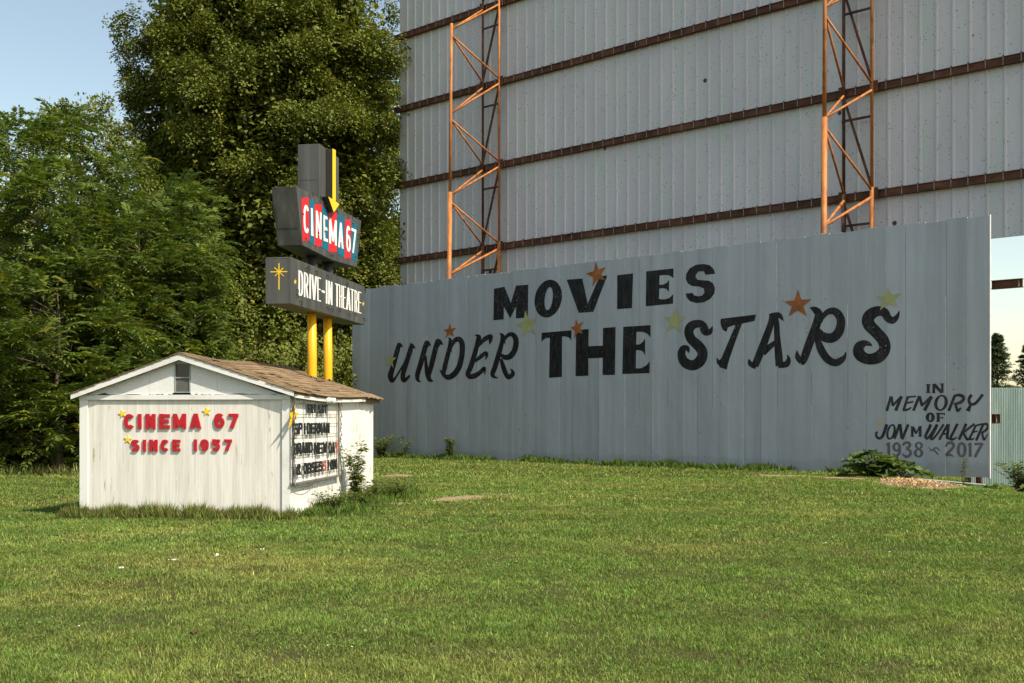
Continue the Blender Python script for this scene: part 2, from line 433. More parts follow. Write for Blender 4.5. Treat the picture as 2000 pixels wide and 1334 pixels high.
# mown lawn, blades of grass by distance
wall_o = Vector((-6.89, 47.5, 0))
DIRT = [(-1.02, 21.95, 1.05, 0.36, 1.2), (-0.25, 23.3, 0.45, 0.25, 0.3), (-3.2, 30.5, 0.75, 0.36, 1.3), (-2.2, 20.4, 0.35, 0.16, 0.2), (9.95, 27.0, 2.1, 0.85, 1.35), (12.2, 24.8, 0.9, 0.3, 0.9), (7.6, 30.6, 1.0, 0.28, 2.4), (8.9, 29.2, 0.7, 0.22, 2.3), (11.0, 25.9, 0.8, 0.25, 0.4)]
def lawn():
    V = []; T = []; C = []
    base = 0
    dirt = DIRT
    for (y0, y1, dens, hh, ww) in ((4.6, 9.5, 8200, 0.034, 0.0046), (9.5, 14, 4300, 0.037, 0.0064), (14, 20, 2100, 0.043, 0.0092),
                                   (20, 30, 900, 0.05, 0.014), (30, 52, 330, 0.062, 0.022)):
        area = 0.5*1.44*(y1**2 - y0**2)
        n = int(area*dens)
        y = np.sqrt(rng.uniform(y0**2, y1**2, n)); x = rng.uniform(-0.72, 0.72, n)*y
        # keep clear of the shed, the wall's back, bare earth
        lx = (x+3.514)*0.9943 - (y-17.45)*0.1064; ly = (x+3.514)*0.1064 + (y-17.45)*0.9943
        keep = ~((lx > -3.5) & (lx < 0) & (ly > 0) & (ly < 5.6))
        wd = (x-12.95)*0.6634 + (y-29.9)*0.7482
        keep &= (wd < -0.05) | (x > 13.2)
        for cx, cy, rx, ry, ro in dirt:
            ex = (x-cx)*math.cos(ro) + (y-cy)*math.sin(ro); ey = -(x-cx)*math.sin(ro) + (y-cy)*math.cos(ro)
            q = (ex/rx)**2 + (ey/ry)**2 + (vnoise(x+50, y+50, 0.25, 9)-0.5)*1.0
            keep &= (q > 1) | (rng.random(n) < 0.05)
        thin = vnoise(x+80, y+80, 0.5, 21)
        thin = 0.6*thin + 0.4*vnoise(x+80, y+80, 0.11, 23)
        keep &= rng.random(n) < np.clip(1.9*thin - 0.08, 0.08, 1)
        x = x[keep]; y = y[keep]; n = len(x)
        z = terrain(x, y) - 0.004
        tall = vnoise(x+100, y+100, 0.45, 5)*0.6 + vnoise(x+100, y+100, 1.7, 6)*0.4
        h = hh*(0.45 + 0.95*tall)*rng.uniform(0.55, 1.35, n)
        a = rng.uniform(0, 2*np.pi, n); le = h*np.abs(rng.normal(0.85, 0.55, n))
        la = a + rng.normal(np.pi/2, 0.6, n)*np.where(rng.random(n) < 0.5, 1, -1)
        w = ww*rng.uniform(0.6, 1.4, n)
        dx = np.cos(a)*w*0.5; dy = np.sin(a)*w*0.5
        ox = np.cos(la)*le; oy = np.sin(la)*le
        p = np.zeros((n, 5, 3))
        p[:, 0] = np.stack([x-dx, y-dy, z], 1); p[:, 1] = np.stack([x+dx, y+dy, z], 1)
        p[:, 2] = np.stack([x-dx*0.8+ox*0.35, y-dy*0.8+oy*0.35, z+h*0.6], 1)
        p[:, 3] = np.stack([x+dx*0.8+ox*0.35, y+dy*0.8+oy*0.35, z+h*0.6], 1)
        p[:, 4] = np.stack([x+ox, y+oy, z+h*np.where(le > h, 0.75, 1.0)], 1)
        i = base + np.arange(n)*5
        T += [np.stack([i, i+1, i+3], 1), np.stack([i, i+3, i+2], 1), np.stack([i+2, i+3, i+4], 1)]
        V.append(p.reshape(-1, 3)); base += n*5
        dry = 0.5*vnoise(x+200, y+200, 0.8, 7) + 0.35*vnoise(x+200, y*2.2+200, 3.6, 8) + 0.15*vnoise(x+200, y+200, 0.2, 18)
        lush = vnoise(x+400, y*1.8+400, 4.6, 12)
        dry = np.clip((dry-0.455)*2.6 + rng.normal(0, 0.22, n), 0, 1)[:, None]
        green = np.stack([0.70+0.25*rng.random(n), 0.92+0.25*rng.random(n), 0.72+0.5*rng.random(n)], 1)
        green *= ((0.80 + 0.35*lush)*(1 + 0.07*np.sign(np.sin((y*0.96 + x*0.28)*2*np.pi/1.9))))[:, None]
        straw = np.stack([1.85+0.7*rng.random(n), 1.42+0.5*rng.random(n), 1.9+0.9*rng.random(n)], 1)
        cc = green*(1-dry) + (0.55*straw + 0.45*green)*dry
        cc *= np.exp(rng.normal(0, 0.34, n))[:, None]*(0.72 + 0.56*vnoise(x+500, y+500, 0.16, 33))[:, None]
        dead = rng.random(n) < 0.08
        cc[dead] = np.array([2.3, 1.75, 2.7])*rng.uniform(0.6, 1.1, (dead.sum(), 1))
        C.append(np.repeat(cc, 5, 0))
    o = np_mesh('grass', np.concatenate(V), np.concatenate(T), M['grass'], tint=np.concatenate(C))
    tag(o, 'short mown grass with dry patches covering the lawn', 'grass', kind='stuff')
lawn()

def clover():
    n = 90000
    y = np.sqrt(rng.uniform(6.3**2, 26**2, n)); x = rng.uniform(-0.5, 0.5, n)*y
    m = 0.55*vnoise(x+700, y+700, 0.9, 61) + 0.45*vnoise(x+700, y+700, 0.28, 62)
    k = m > 0.60
    lx = (x+3.514)*0.9943 - (y-17.45)*0.1064; ly = (x+3.514)*0.1064 + (y-17.45)*0.9943
    k &= ~((lx > -3.5) & (lx < 0) & (ly > -0.2) & (ly < 5.6))
    x = x[k]; y = y[k]; n = len(x); z = terrain(x, y) + rng.uniform(0.012, 0.035, n)
    a = rng.uniform(0, 6.28, n); d = np.stack([np.cos(a), np.sin(a), rng.normal(0.1, 0.2, n)], 1); d /= np.linalg.norm(d, axis=1)[:, None]
    nr = np.array([0, 0, 1.0]) + rng.normal(0, 0.3, (n, 3)); ln = rng.uniform(0.012, 0.028, n)*(0.7+0.05*y)
    v, t_ = leaves(np.stack([x, y, z], 1), d, nr, ln, ln*0.9, 0.1)
    b = np.exp(rng.normal(-0.05, 0.25, n)); c = np.stack([b*0.62, b*0.95, b*0.85], 1)
    w = rng.random(n) < 0.006; c[w] = np.array([5.0, 3.9, 14.0])
    o = np_mesh('clover', v, t_, M['grass'], tint=np.repeat(c, 4, 0)); tag(o, 'patches of low round clover leaves in the lawn', 'clover', kind='stuff')

def patch(name, cx, cy, rx, ry, rot, mat, seed, dz):
    r = random.Random(seed); mb = MB(); n = 40
    rings = 5; vs = [(cx, cy, float(terrain(cx, cy))+dz)]
    off = [1+0.22*(r.random()-0.5) for _ in range(n)]
    for k in range(1, rings+1):
        for j in range(n):
            a = 2*math.pi*j/n; q = k/rings*(off[j]*0.7+off[(j+1) % n]*0.3)
            x = rx*q*math.cos(a); y = ry*q*math.sin(a)
            X = cx + x*math.cos(rot) - y*math.sin(rot); Y = cy + x*math.sin(rot) + y*math.cos(rot)
            vs.append((X, Y, float(terrain(X, Y)) + dz - (0.02 if k == rings else 0)))
    fs = [(0, 1+j, 1+(j+1) % n) for j in range(n)]
    for k in range(rings-1):
        for j in range(n):
            fs.append((1+k*n+j, 1+(k+1)*n+j, 1+(k+1)*n+(j+1) % n, 1+k*n+(j+1) % n))
    mb.add(vs, fs)
    o = mb.build(name, mat, smooth=True); tag(o, kind='structure'); return o
clover()
for k, q in enumerate(DIRT): patch('dirt_patch', q[0], q[1], q[2]*1.1, q[3]*1.15, q[4], M['dirt'], k+1, 0.018)

# ------------------------------------------------------------------ lettering
def catmull(pts, k=6):
    P = [np.array(p, float) for p in pts]
    if len(P) < 3: return P
    out = []
    for i in range(len(P)-1):
        p0 = P[max(i-1, 0)]; p1 = P[i]; p2 = P[i+1]; p3 = P[min(i+2, len(P)-1)]
        for j in range(k):
            s = j/k
            out.append(0.5*((2*p1) + (-p0+p2)*s + (2*p0-5*p1+4*p2-p3)*s*s + (-p0+3*p1-3*p2+p3)*s**3))
    out.append(P[-1]); return out

def strip(pts, smooth=True):
    """variable-width stroke (x, y, w) -> left and right edge points"""
    q = catmull(pts) if smooth else [np.array(p, float) for p in pts]
    L, Rr = [], []
    for i, p in enumerate(q):
        d = q[min(i+1, len(q)-1)][:2] - q[max(i-1, 0)][:2]
        d = d/(np.linalg.norm(d)+1e-9); nn = np.array([-d[1], d[0]])*max(p[2], 1e-3)/2
        L.append(p[:2]+nn); Rr.append(p[:2]-nn)
    return L, Rr

class Letter:
    """flat painted letter on a plane: a list of shapes in photo pixels, mapped by fn"""
    def __init__(s, fn, sc, ox, oy):
        s.fn = fn; s.sc = sc; s.ox = ox; s.oy = oy; s.mb = MB(); s.k = 0
    def px(s, p): return (s.ox + p[0]/s.sc, s.oy + p[1]/s.sc)
    def poly(s, outer, *holes):
        lo = [list(outer)] + [list(h) for h in holes]
        pts = [p for l in lo for p in l]
        tri = tessellate_polygon([[Vector((p[0], p[1], 0)) for p in l] for l in lo])
        s.mb.add([s.fn(*s.px(p), s.k) for p in pts], tri); s.k += 1; return s
    def stroke(s, *pts, smooth=True):
        L, Rr = strip(pts, smooth); n = len(L)
        s.mb.add([s.fn(*s.px(p), s.k) for p in L] + [s.fn(*s.px(p), s.k) for p in Rr], [(i, i+1, n+i+1, n+i) for i in range(n-1)]); s.k += 1; return s
    def line(s, x0, y0, x1, y1, w, w2=None):
        return s.stroke((x0, y0, w), (x1, y1, w2 or w), smooth=False)
    def ring(s, cx, cy, rx, ry, ix, iy, shear=0.0, icx=0):
        o = []; h = []
        for j in range(40):
            a = 2*math.pi*j/40
            o.append((cx + rx*math.cos(a) - shear*ry*math.sin(a), cy + ry*math.sin(a)))
            h.append((cx + icx + ix*math.cos(a) - shear*iy*math.sin(a), cy + iy*math.sin(a)))
        return s.poly(o, h)
    def star(s, tips, k=0.40):
        c = [sum(t_[i] for t_ in tips)/len(tips) for i in (0, 1)]; pts = []
        n = len(tips)
        for i in range(n):
            a, b = tips[i], tips[(i+1) % n]
            mx, my = (a[0]+b[0])/2, (a[1]+b[1])/2
            f = k/0.809
            pts += [a, (c[0]+(mx-c[0])*f, c[1]+(my-c[1])*f)]
        return s.poly(pts)
    def build(s, name, mat, parent): return s.mb.build(name, mat, parent)

def tips5(cx, cy, r, rot=0.0, sx=1.0):
    return [(cx + sx*r*math.sin(rot + 2*math.pi*i/5), cy - r*math.cos(rot + 2*math.pi*i/5)) for i in range(5)]

# block alphabet: convex pieces and strips in a W x H box, stroke s
def glyph(ch, W, H, s):
    out = []
    L, Rr, B, T, mid = s/2, W-s/2, s/2, H-s/2, H/2
    def v(x, y0=0, y1=H): out.append(([(x-s/2, y0), (x-s/2, y1)], [(x+s/2, y0), (x+s/2, y1)]))
    def h(y, x0=0, x1=W, k=0.85): out.append(([(x0, y-s*k/2), (x1, y-s*k/2)], [(x0, y+s*k/2), (x1, y+s*k/2)]))
    def d(x0, y0, x1, y1, w): out.append(([(x0-w/2, y0), (x1-w/2, y1)], [(x0+w/2, y0), (x1+w/2, y1)]))
    def c(pts): out.append(strip([(p[0], p[1], s) for p in pts], False))
    def el(cx, cy, rx, ry, a0, a1, n=18, pw=2.5):
        r = []
        for i in range(n+1):
            a = R(a0 + (a1-a0)*i/n); ca, sa = math.cos(a), math.sin(a)
            r.append((cx + rx*math.copysign(abs(ca)**(2/pw), ca), cy + ry*math.copysign(abs(sa)**(2/pw), sa)))
        return r
    hw, hh = W/2-s/2, H/2-s/2
    if ch == 'C': c(el(W/2, mid, hw, hh, 40, 320, 26))
    elif ch in 'O0': c(el(W/2, mid, hw, hh, 0, 360, 32))
    elif ch in 'I1': v(W/2)
    elif ch == 'N': v(L); v(Rr); d(L, H, Rr, 0, s*1.1)
    elif ch == 'E': v(L); h(T); h(B); h(mid, 0, W*0.9)
    elif ch == 'F': v(L); h(T); h(mid, 0, W*0.9)
    elif ch == 'M': v(L); v(Rr); d(L, H, W/2, H*0.12, s); d(Rr, H, W/2, H*0.12, s)
    elif ch == 'A': d(L, 0, W/2, H, s*1.05); d(Rr, 0, W/2, H, s*1.05); h(H*0.28, W*0.2, W*0.8, 0.7)
    elif ch == 'V': d(L, H, W/2, 0, s*1.05); d(Rr, H, W/2, 0, s*1.05)
    elif ch == 'W': d(L, H, W*0.3, 0, s*0.9); d(Rr, H, W*0.7, 0, s*0.9); d(W/2, H*0.85, W*0.3, 0, s*0.8); d(W/2, H*0.85, W*0.7, 0, s*0.8)
    elif ch == 'Y': d(L, H, W/2, H*0.45, s); d(Rr, H, W/2, H*0.45, s); v(W/2, 0, H*0.5)
    elif ch == 'T': v(W/2); h(T)
    elif ch == 'H': v(L); v(Rr); h(mid)
    elif ch == '-': h(mid, 0, W, 1.0)
    elif ch == 'D': v(L); c([(L, T)] + el(W*0.42, mid, Rr-W*0.42, hh, 90, -90, 18) + [(L, B)])
    elif ch in 'PRB':
        v(L); yb = H*0.48
        c([(L, T)] + el(W*0.42, (T+yb)/2, Rr-W*0.42, (T-yb)/2, 90, -90, 14) + [(L, yb)])
        if ch == 'R': d(W*0.52, H*0.5, Rr, 0, s*1.05)
        if ch == 'B': c([(L, yb)] + el(W*0.42, (B+yb)/2, Rr-W*0.42, (yb-B)/2, 90, -90, 14) + [(L, B)])
    elif ch == 'S':
        ry = hh/2
        c(el(W/2, T-ry, hw, ry, 35, 200, 14) + el(W/2, B+ry, hw, ry, 75, -145, 18)) if False else c(el(W/2, T-ry, hw, ry, 30, 270, 18) + el(W/2, B+ry, hw, ry, 90, -150, 18)[1:])
    elif ch == '6':
        c(el(W/2, B+H*0.26, hw, H*0.26, 0, 360, 24, 2.2)); c(el(W/2, mid, hw, hh, 50, 185, 14))
    elif ch == '9':
        c(el(W/2, T-H*0.26, hw, H*0.26, 0, 360, 24, 2.2)); c(el(W/2, mid, hw, hh, 230, 365, 14))
    elif ch == '7': h(T); d(Rr, H-s*0.4, W*0.32, 0, s*1.05)
    elif ch == '5': h(T, W*0.08, W); v(W*0.08+s/2, H*0.5, H); c([(W*0.08+s/2, H*0.56)] + el(W*0.5, B+H*0.24, hw, H*0.25, 100, -150, 18, 2.2))
    elif ch == '&':
        c(el(W*0.48, T-H*0.15, W*0.25, H*0.16, 0, 360, 18, 2)); c(el(W*0.42, B+H*0.22, W*0.35, H*0.23, 60, 330, 18, 2)); d(W*0.3, H*0.62, Rr, 0, s)
    return out

def glyph_solid(mb, ch, W, H, s, fn, depth, m=0):
    """raised letter: fn(x, y, e) maps a box point and a height above the face to 3-D"""
    for k, (Lp, Rp) in enumerate(glyph(ch, W, H, s)):
        e = depth + 0.0012*k; n = len(Lp)
        top = [fn(p[0], p[1], e) for p in Lp] + [fn(p[0], p[1], e) for p in Rp]
        bot = [fn(p[0], p[1], 0) for p in Lp] + [fn(p[0], p[1], 0) for p in Rp]
        fs = []
        for i in range(n-1):
            fs += [(i, i+1, n+i+1, n+i), (i, 2*n+i, 2*n+i+1, i+1), (n+i, n+i+1, 3*n+i+1, 3*n+i)]
        fs += [(0, n, 3*n, 2*n), (n-1, 3*n-1, 4*n-1, 2*n-1)]
        mb.add(top+bot, fs, m)

# ------------------------------------------------------------------ the mural wall
WA = math.atan2(-0.6634, 0.7482)
WF = Frame(wall_o.x, wall_o.y, 0, WA)
WL = (Vector((12.95, 29.9, 0)) - wall_o).length
wall = empty('mural_wall', wall_o, WA)
tag(wall, 'long grey sheet metal wall painted with movies under the stars lettering', 'wall')
def wall_sheet():
    mb = MB(); tint = []; n = 46; w = WL/n; r = random.Random(3)
    edge = MB(); seam = MB()
    us = [i*w for i in range(n+1)]
    for i in range(n):
        h = 7.14 + r.uniform(-0.022, 0.022); x0, x1 = us[i], us[i+1]
        z0 = 0.0 + (r.uniform(-0.03, 0.01))
        mb.box(x0, x1, 0, 0.05, z0, h)
        q = r.uniform(0.89, 1.08); tint += [(q, q*r.uniform(0.99, 1.01), q*r.uniform(0.985, 1.015))]*8
        if r.random() < 0.75: edge.box(x0+0.03, x1-r.uniform(0.02, 0.3), -0.004, 0.03, h-0.004, h+r.uniform(0.006, 0.018))
        if i:
            bright = r.random()
            hz0 = r.choice([0.0, 0.0, 2.5, 4.0]); hz1 = r.choice([7.1, 7.1, 5.0, 3.6])
            if hz1 > hz0:
                seam.box(x0-(0.013 if bright < 0.28 else 0.007), x0+0.007, -0.003, 0.001, max(hz0, 0.02), hz1, 1 if bright < 0.28 else 0)
            
            if r.random() < 0.55: d0 = r.choice([0.02, 0.02, 2.0]); seam.box(x0+0.008, x0+0.014, -0.0015, 0.001, d0, r.choice([7.08, 7.08, 4.4, 3.0]), 2)
    o = mb.build('metal_sheet', M['wall'], wall)
    at = o.data.attributes.new('tint', 'FLOAT_COLOR', 'POINT')
    at.data.foreach_set('color', np.concatenate([np.array(tint, np.float32), np.ones((len(tint), 1), np.float32)], 1).ravel())
    edge.build('top_flashing', M['worn_edge'], wall)
    seam.build('sheet_seam', [M['seam'], M['worn_edge'], M['sign_dark']], wall)
    tr = MB(); tr.box(WL, WL+0.035, -0.012, 0.07, -0.02, 7.15); tr.build('end_trim', M['white_trim'], wall)
    fr = MB()
    for i in range(14):
        x = 0.4 + i*(WL-0.7)/13
        fr.box(x-0.07, x+0.07, 0.052, 0.2, -0.6, 6.9)
    for z in (1.75, 5.25): fr.box(0.1, WL-0.1, 0.202, 0.3, z-0.11, z+0.11)
    fr.build('steel_frame', M['rust'], wall)
    bm_ = MB()
    for z, l, hgt in ((5.27, 0.72, 0.24), (1.60, 0.14, 0.26)):   # beam ends past the edge of the sheet
        x0 = WL-0.05; x1 = WL+0.04+l; y = 0.32
        bm_.box(x0, x1, y, y+0.14, z+hgt/2-0.02, z+hgt/2); bm_.box(x0, x1, y, y+0.14, z-hgt/2, z-hgt/2+0.02)
        bm_.box(x0, x1-0.003, y+0.062, y+0.078, z-hgt/2+0.02, z+hgt/2-0.02)
        bm_.box(x1-0.11, x1-0.09, y+0.01, y+0.062, z-hgt/2+0.02, z+hgt/2-0.02, 1)
    bm_.build('beam_end', [M['rust'], M['dirt']], wall)
wall_sheet()
def on_wall(px, py, k=0, e=0.006): 
    p = WF.at_y(px, py, 0.0); return (p.x, -(e + 0.0006*k), p.z)
def on_wall2(px, py, k=0): return on_wall(px, py, k, 0.013)
def A(): return Letter(on_wall, 4.0, 940, 500)
def Bz(): return Letter(on_wall, 6.6667, 740, 600)
def Cz(): return Letter(on_wall, 4.0, 1290, 540)
def D_(): return Letter(on_wall, 8.3333, 1700, 740)
def mural_letter(l, mat='black'): return l.build('painted_letter', M[mat], wall)
mural_letter(A().poly([(100,256),(182,240),(232,368),(272,232),(368,224),(364,480),(272,488),(272,395),(226,486),(177,395),(175,495),(95,502)]))
mural_letter(A().ring(524, 333, 106, 148, 31, 90, 0.11, 3))
mural_letter(A().poly([(668,185),(790,176),(832,372),(925,160),(985,152),(876,436),(762,444)]))
mural_letter(A().poly([(1063,150),(1186,136),(1178,407),(1062,415)]))
mural_letter(A().poly([(1290,120),(1502,97),(1502,172),(1470,152),(1430,148),(1393,152),(1391,225),(1420,224),(1450,210),(1468,185),(1466,280),(1448,258),(1420,250),(1391,255),(1389,335),(1430,340),(1470,328),(1500,298),(1498,372),(1286,393)]))
mural_letter(A().poly([(1828,138),(1815,100),(1785,72),(1740,62),(1680,68),(1630,95),(1602,140),(1598,180),(1615,215),(1650,235),(1710,240),(1740,255),(1745,285),(1728,308),(1700,315),(1665,308),(1650,288),(1597,293),(1605,325),(1630,352),(1680,368),(1740,362),(1790,335),(1820,295),(1826,250),(1812,215),(1780,193),(1730,190),(1690,185),(1675,165),(1680,140),(1700,120),(1740,120),(1752,147)]))
mural_letter(A().poly([(472,600),(705,580),(705,662),(690,640),(660,628),(632,628),(630,945),(530,952),(536,640),(510,640),(485,655),(471,672)]))
mural_letter(A().poly([(742,580),(840,570),(837,705),(950,700),(952,562),(1050,555),(1045,928),(948,930),(950,795),(836,800),(838,935),(737,940)]))
mural_letter(A().poly([(1110,553),(1323,540),(1323,636),(1300,608),(1260,592),(1213,592),(1211,692),(1240,690),(1262,672),(1280,645),(1280,775),(1265,748),(1240,735),(1210,735),(1208,878),(1250,876),(1290,855),(1317,822),(1315,915),(1103,922)]))
# UNDER
mural_letter(Bz().stroke((258,470,30),(250,530,60),(220,640,64),(180,790,66),(152,890,70),(172,955,58),(212,925,30),(290,800,24),(350,690,20))
    .poly([(255,458),(292,470),(320,522),(292,516),(262,548),(232,500)]).stroke((425,475,30),(410,560,62),(360,720,64),(315,880,62),(325,952,58),(370,925,40),(402,888,26)).poly([(415,462),(452,485),(487,540),(455,532),(420,570),(395,540)]))
mural_letter(Bz().stroke((618,440,36),(600,530,64),(550,720,68),(505,870,62),(508,945,46),(545,972,10)).poly([(615,430),(655,445),(682,500),(650,506),(622,560),(590,520)])
    .stroke((612,630,24),(615,740,42),(632,860,60),(662,942,56),(712,964,8)).stroke((765,420,40),(740,530,64),(695,720,66),(650,890,52)).poly([(765,405),(810,425),(844,490),(805,486),(775,530),(740,490)]))
mural_letter(Bz().stroke((905,398,8),(932,430,44),(922,520,54),(888,660,60),(850,820,58),(840,890,40)).stroke((945,590,8),(945,520,30),(985,440,56),(1045,415,66),(1085,480,70),(1082,620,70),(1048,770,72),(985,868,74),(910,912,70),(848,885,48),(795,810,10)))
mural_letter(Bz().stroke((1252,364,8),(1300,385,60),(1285,470,60),(1245,620,64),(1195,780,66),(1160,865,62),(1190,902,68),(1260,888,66),(1330,838,54),(1375,795,44),(1380,880,6)).stroke((1285,520,30),(1350,440,54),(1410,398,62),(1460,375,46),(1455,430,46),(1440,488,6)).stroke((1250,710,26),(1320,650,54),(1392,595,46),(1405,630,38),(1390,688,6)))
mural_letter(Bz().stroke((1570,342,8),(1612,375,54),(1600,470,56),(1562,610,64),(1515,770,66),(1480,872,58),(1505,908,36),(1556,922,6)).stroke((1645,480,8),(1638,420,34),(1690,360,50),(1752,362,62),(1788,440,70),(1768,560,72),(1710,638,74),(1640,652,64),(1590,615,36)).stroke((1590,670,36),(1620,770,58),(1650,855,60),(1688,912,58),(1740,878,60),(1742,836,38),(1710,800,6)))
# STARS
mural_letter(Cz().stroke((408,388,4),(388,428,44),(352,428,66),(332,385,62),(298,368,60),(245,385,70),(222,430,72),(242,490,74),(300,545,80),(330,600,78),(308,662,84),(250,694,80),(188,668,76),(165,610,62),(178,566,54),(210,562,40),(222,597,6)))
mural_letter(Cz().poly([(472,330),(748,297),(735,347),(640,368),(560,385),(528,398),(517,432),(490,420),(475,390),(469,355)]).poly([(588,376),(636,370),(540,640),(517,727),(470,712),(440,675),(438,630),(460,655),(475,640)]))
mural_letter(Cz().stroke((875,300,46),(862,370,50),(820,490,58),(770,620,60),(738,700,54)).stroke((690,645,6),(705,682,40),(748,705,40)).stroke((848,296,6),(890,296,30),(930,305,40),(962,347,4)).stroke((895,300,40),(908,380,44),(912,470,46),(922,590,58),(930,700,60)).stroke((920,695,40),(985,684,48),(1002,645,30),(990,612,4)).stroke((800,598,52),(845,556,46),(898,515,34)))
mural_letter(Cz().stroke((1168,244,6),(1205,258,48),(1238,300,64),(1210,400,66),(1165,520,66),(1122,640,60),(1100,685,40)).stroke((1066,578,6),(1074,630,44),(1112,668,56)).stroke((1260,362,6),(1268,318,34),(1312,275,46),(1370,276,60),(1410,340,66),(1395,430,72),(1340,480,76),(1270,468,70),(1225,415,44)).stroke((1220,465,40),(1250,560,60),(1300,640,62),(1365,674,56),(1415,652,50),(1442,618,24),(1448,588,4)))
mural_letter(Cz().stroke((1867,266,4),(1850,312,32),(1815,342,54),(1778,325,62),(1748,280,70),(1690,272,80),(1632,310,94),(1626,370,96),(1690,440,90),(1740,500,92),(1752,570,88),(1702,630,92),(1620,645,84),(1556,608,90),(1552,552,80),(1592,522,52),(1630,527,30),(1656,543,4)))
def mural_star(L_, tips, mat, sc):
    l = Letter(on_wall2, *sc); l.star(tips); l.build('painted_star', M[mat], wall)
ZA, ZB, ZC, ZD = (4.0, 940, 500), (6.6667, 740, 600), (4.0, 1290, 540), (8.3333, 1700, 740)
mural_star(None, [(893,48),(972,88),(972,192),(870,240),(818,138)], 'orange_star', ZA)
mural_star(None, [(740,492),(798,513),(793,607),(727,648),(697,560)], 'orange_star', ZA)
mural_star(None, [(345,425),(435,490),(428,612),(315,632),(272,540)], 'pale_star', ZA)
mural_star(None, [(1523,402),(1598,478),(1560,595),(1447,590),(1432,478)], 'pale_star', ZA)
mural_star(None, [(925,212),(1010,268),(982,385),(868,405),(842,295)], 'orange_star', ZB)
mural_star(None, [(150,595),(230,655),(195,790),(95,765),(82,660)], 'pale_star', ZB)
mural_star(None, [(1076,103),(1180,178),(1145,312),(1000,312),(967,195)], 'orange_star', ZC)
mural_star(None, [(1775,85),(1885,132),(1855,235),(1715,265),(1680,155)], 'pale_star', ZC)
mural_star(None, tips5(160, 702, 46, 0.1), 'gold_star', ZD)
# memorial lettering at the lower right
def mem(l, mat='black2'): return l.build('memorial_letter', M[mat], wall)
mem(D_().poly([(903,85),(982,85),(968,112),(966,205),(980,230),(906,230),(920,205),(920,112)]))
mem(D_().line(1032,84,1032,228,44).line(1006,88,1066,88,12).line(1006,226,1062,226,10).line(1040,88,1165,226,52).line(1172,78,1172,225,40).line(1120,82,1206,79,12))
mem(D_().line(338,285,266,522,46).line(345,285,368,440,40).line(362,440,505,282,34).line(508,282,412,518,50))
mem(D_().line(612,285,540,512,42).line(600,296,748,284,26).line(578,396,700,370,28).stroke((530,510,38),(600,500,34),(650,475,26),(668,458,8)))
mem(D_().line(800,278,700,518,46).line(800,280,842,440,46).line(836,440,992,282,36).line(996,285,882,516,54))
mem(D_().ring(1150, 390, 112, 132, 58, 104, 0.12))
mem(D_().line(1378,265,1275,522,48).stroke((1370,275,36),(1440,262,46),(1505,285,54),(1515,335,52),(1460,385,50),(1360,412,36)).stroke((1385,405,38),(1405,480,44),(1425,520,44),(1475,468,28)))
mem(D_().stroke((1650,258,50),(1608,320,50),(1612,385,52),(1650,415,50),(1720,390,46),(1832,252,46)).line(1640,405,1586,525,40,70))
mem(D_().ring(975, 626, 74, 80, 17, 50))
mem(D_().line(1105,558,1105,697,48).line(1070,563,1215,566,24).line(1205,560,1205,596,16).line(1120,632,1188,632,18).line(1180,612,1180,655,10).line(1070,694,1135,694,12))
mem(D_().stroke((270,738,56),(235,840,50),(200,930,48),(150,968,44),(103,940,38),(95,880,34),(128,862,14)))
mem(D_().ring(337, 862, 74, 128, 36, 98, 0.20))
mem(D_().line(478,738,388,975,48).line(482,735,515,975,48).line(618,738,518,985,44))
mem(D_().line(682,776,682,938,40).line(655,780,715,780,14).line(655,934,715,934,14).line(692,780,748,890,40).line(748,890,800,780,24).line(812,776,812,938,44).line(785,776,842,774,14).line(780,934,838,934,14))
mem(D_().stroke((985,740,50),(945,830,48),(898,930,46),(925,968,44),(985,900,34),(1085,745,44)).stroke((1090,740,46),(1040,850,46),(985,955,46),(1020,975,38),(1100,880,34),(1195,738,42)))
mem(D_().line(1262,738,1120,992,40).line(1272,735,1248,965,48).line(1165,905,1262,885,28).stroke((1245,950,40),(1275,975,30),(1310,955,10)))
mem(D_().stroke((1418,730,46),(1360,850,44),(1305,965,44),(1340,985,40),(1415,948,16)))
mem(D_().line(1560,730,1442,992,46).line(1695,732,1500,885,38).stroke((1515,880,38),(1560,960,42),(1590,985,40),(1635,950,10)))
mem(D_().stroke((1715,760,34),(1660,880,36),(1618,965,38),(1650,985,34),(1700,960,10)).line(1690,768,1825,732,28).line(1665,870,1745,850,24))
mem(D_().line(1842,728,1722,1005,42).stroke((1830,740,36),(1890,735,42),(1915,775,42),(1880,835,38),(1810,880,32)).stroke((1818,875,32),(1838,960,38),(1858,985,34),(1918,885,10)))
G = 'greyletter'
mem(D_().line(300,1030,300,1262,48).line(258,1078,300,1040,26), G)
mem(D_().ring(428, 1108, 72, 78, 24, 42).stroke((480,1130,42),(475,1200,44),(430,1250,42),(362,1225,30)), G)
mem(D_().stroke((530,1085,34),(560,1042,40),(620,1040,46),(645,1085,46),(590,1135,40)).stroke((590,1135,36),(650,1175,46),(645,1240,46),(580,1265,42),(520,1220,26)), G)
mem(D_().ring(790, 1085, 68, 62, 26, 34).ring(785, 1206, 80, 74, 30, 44), G)
mem(D_().stroke((948,1108,12),(1000,1160,20),(1070,1120,26),(1140,1172,10)).stroke((965,1172,8),(1030,1160,22),(1080,1205,26),(1110,1238,8)), G)
mem(D_().stroke((1232,1105,30),(1258,1050,44),(1328,1042,50),(1358,1092,48),(1308,1160,44),(1240,1236,46),(1300,1235,42),(1368,1270,8)), G)
mem(D_().ring(1486, 1152, 82, 124, 30, 84), G)
mem(D_().line(1625,1036,1625,1268,48).line(1588,1080,1625,1045,24), G)
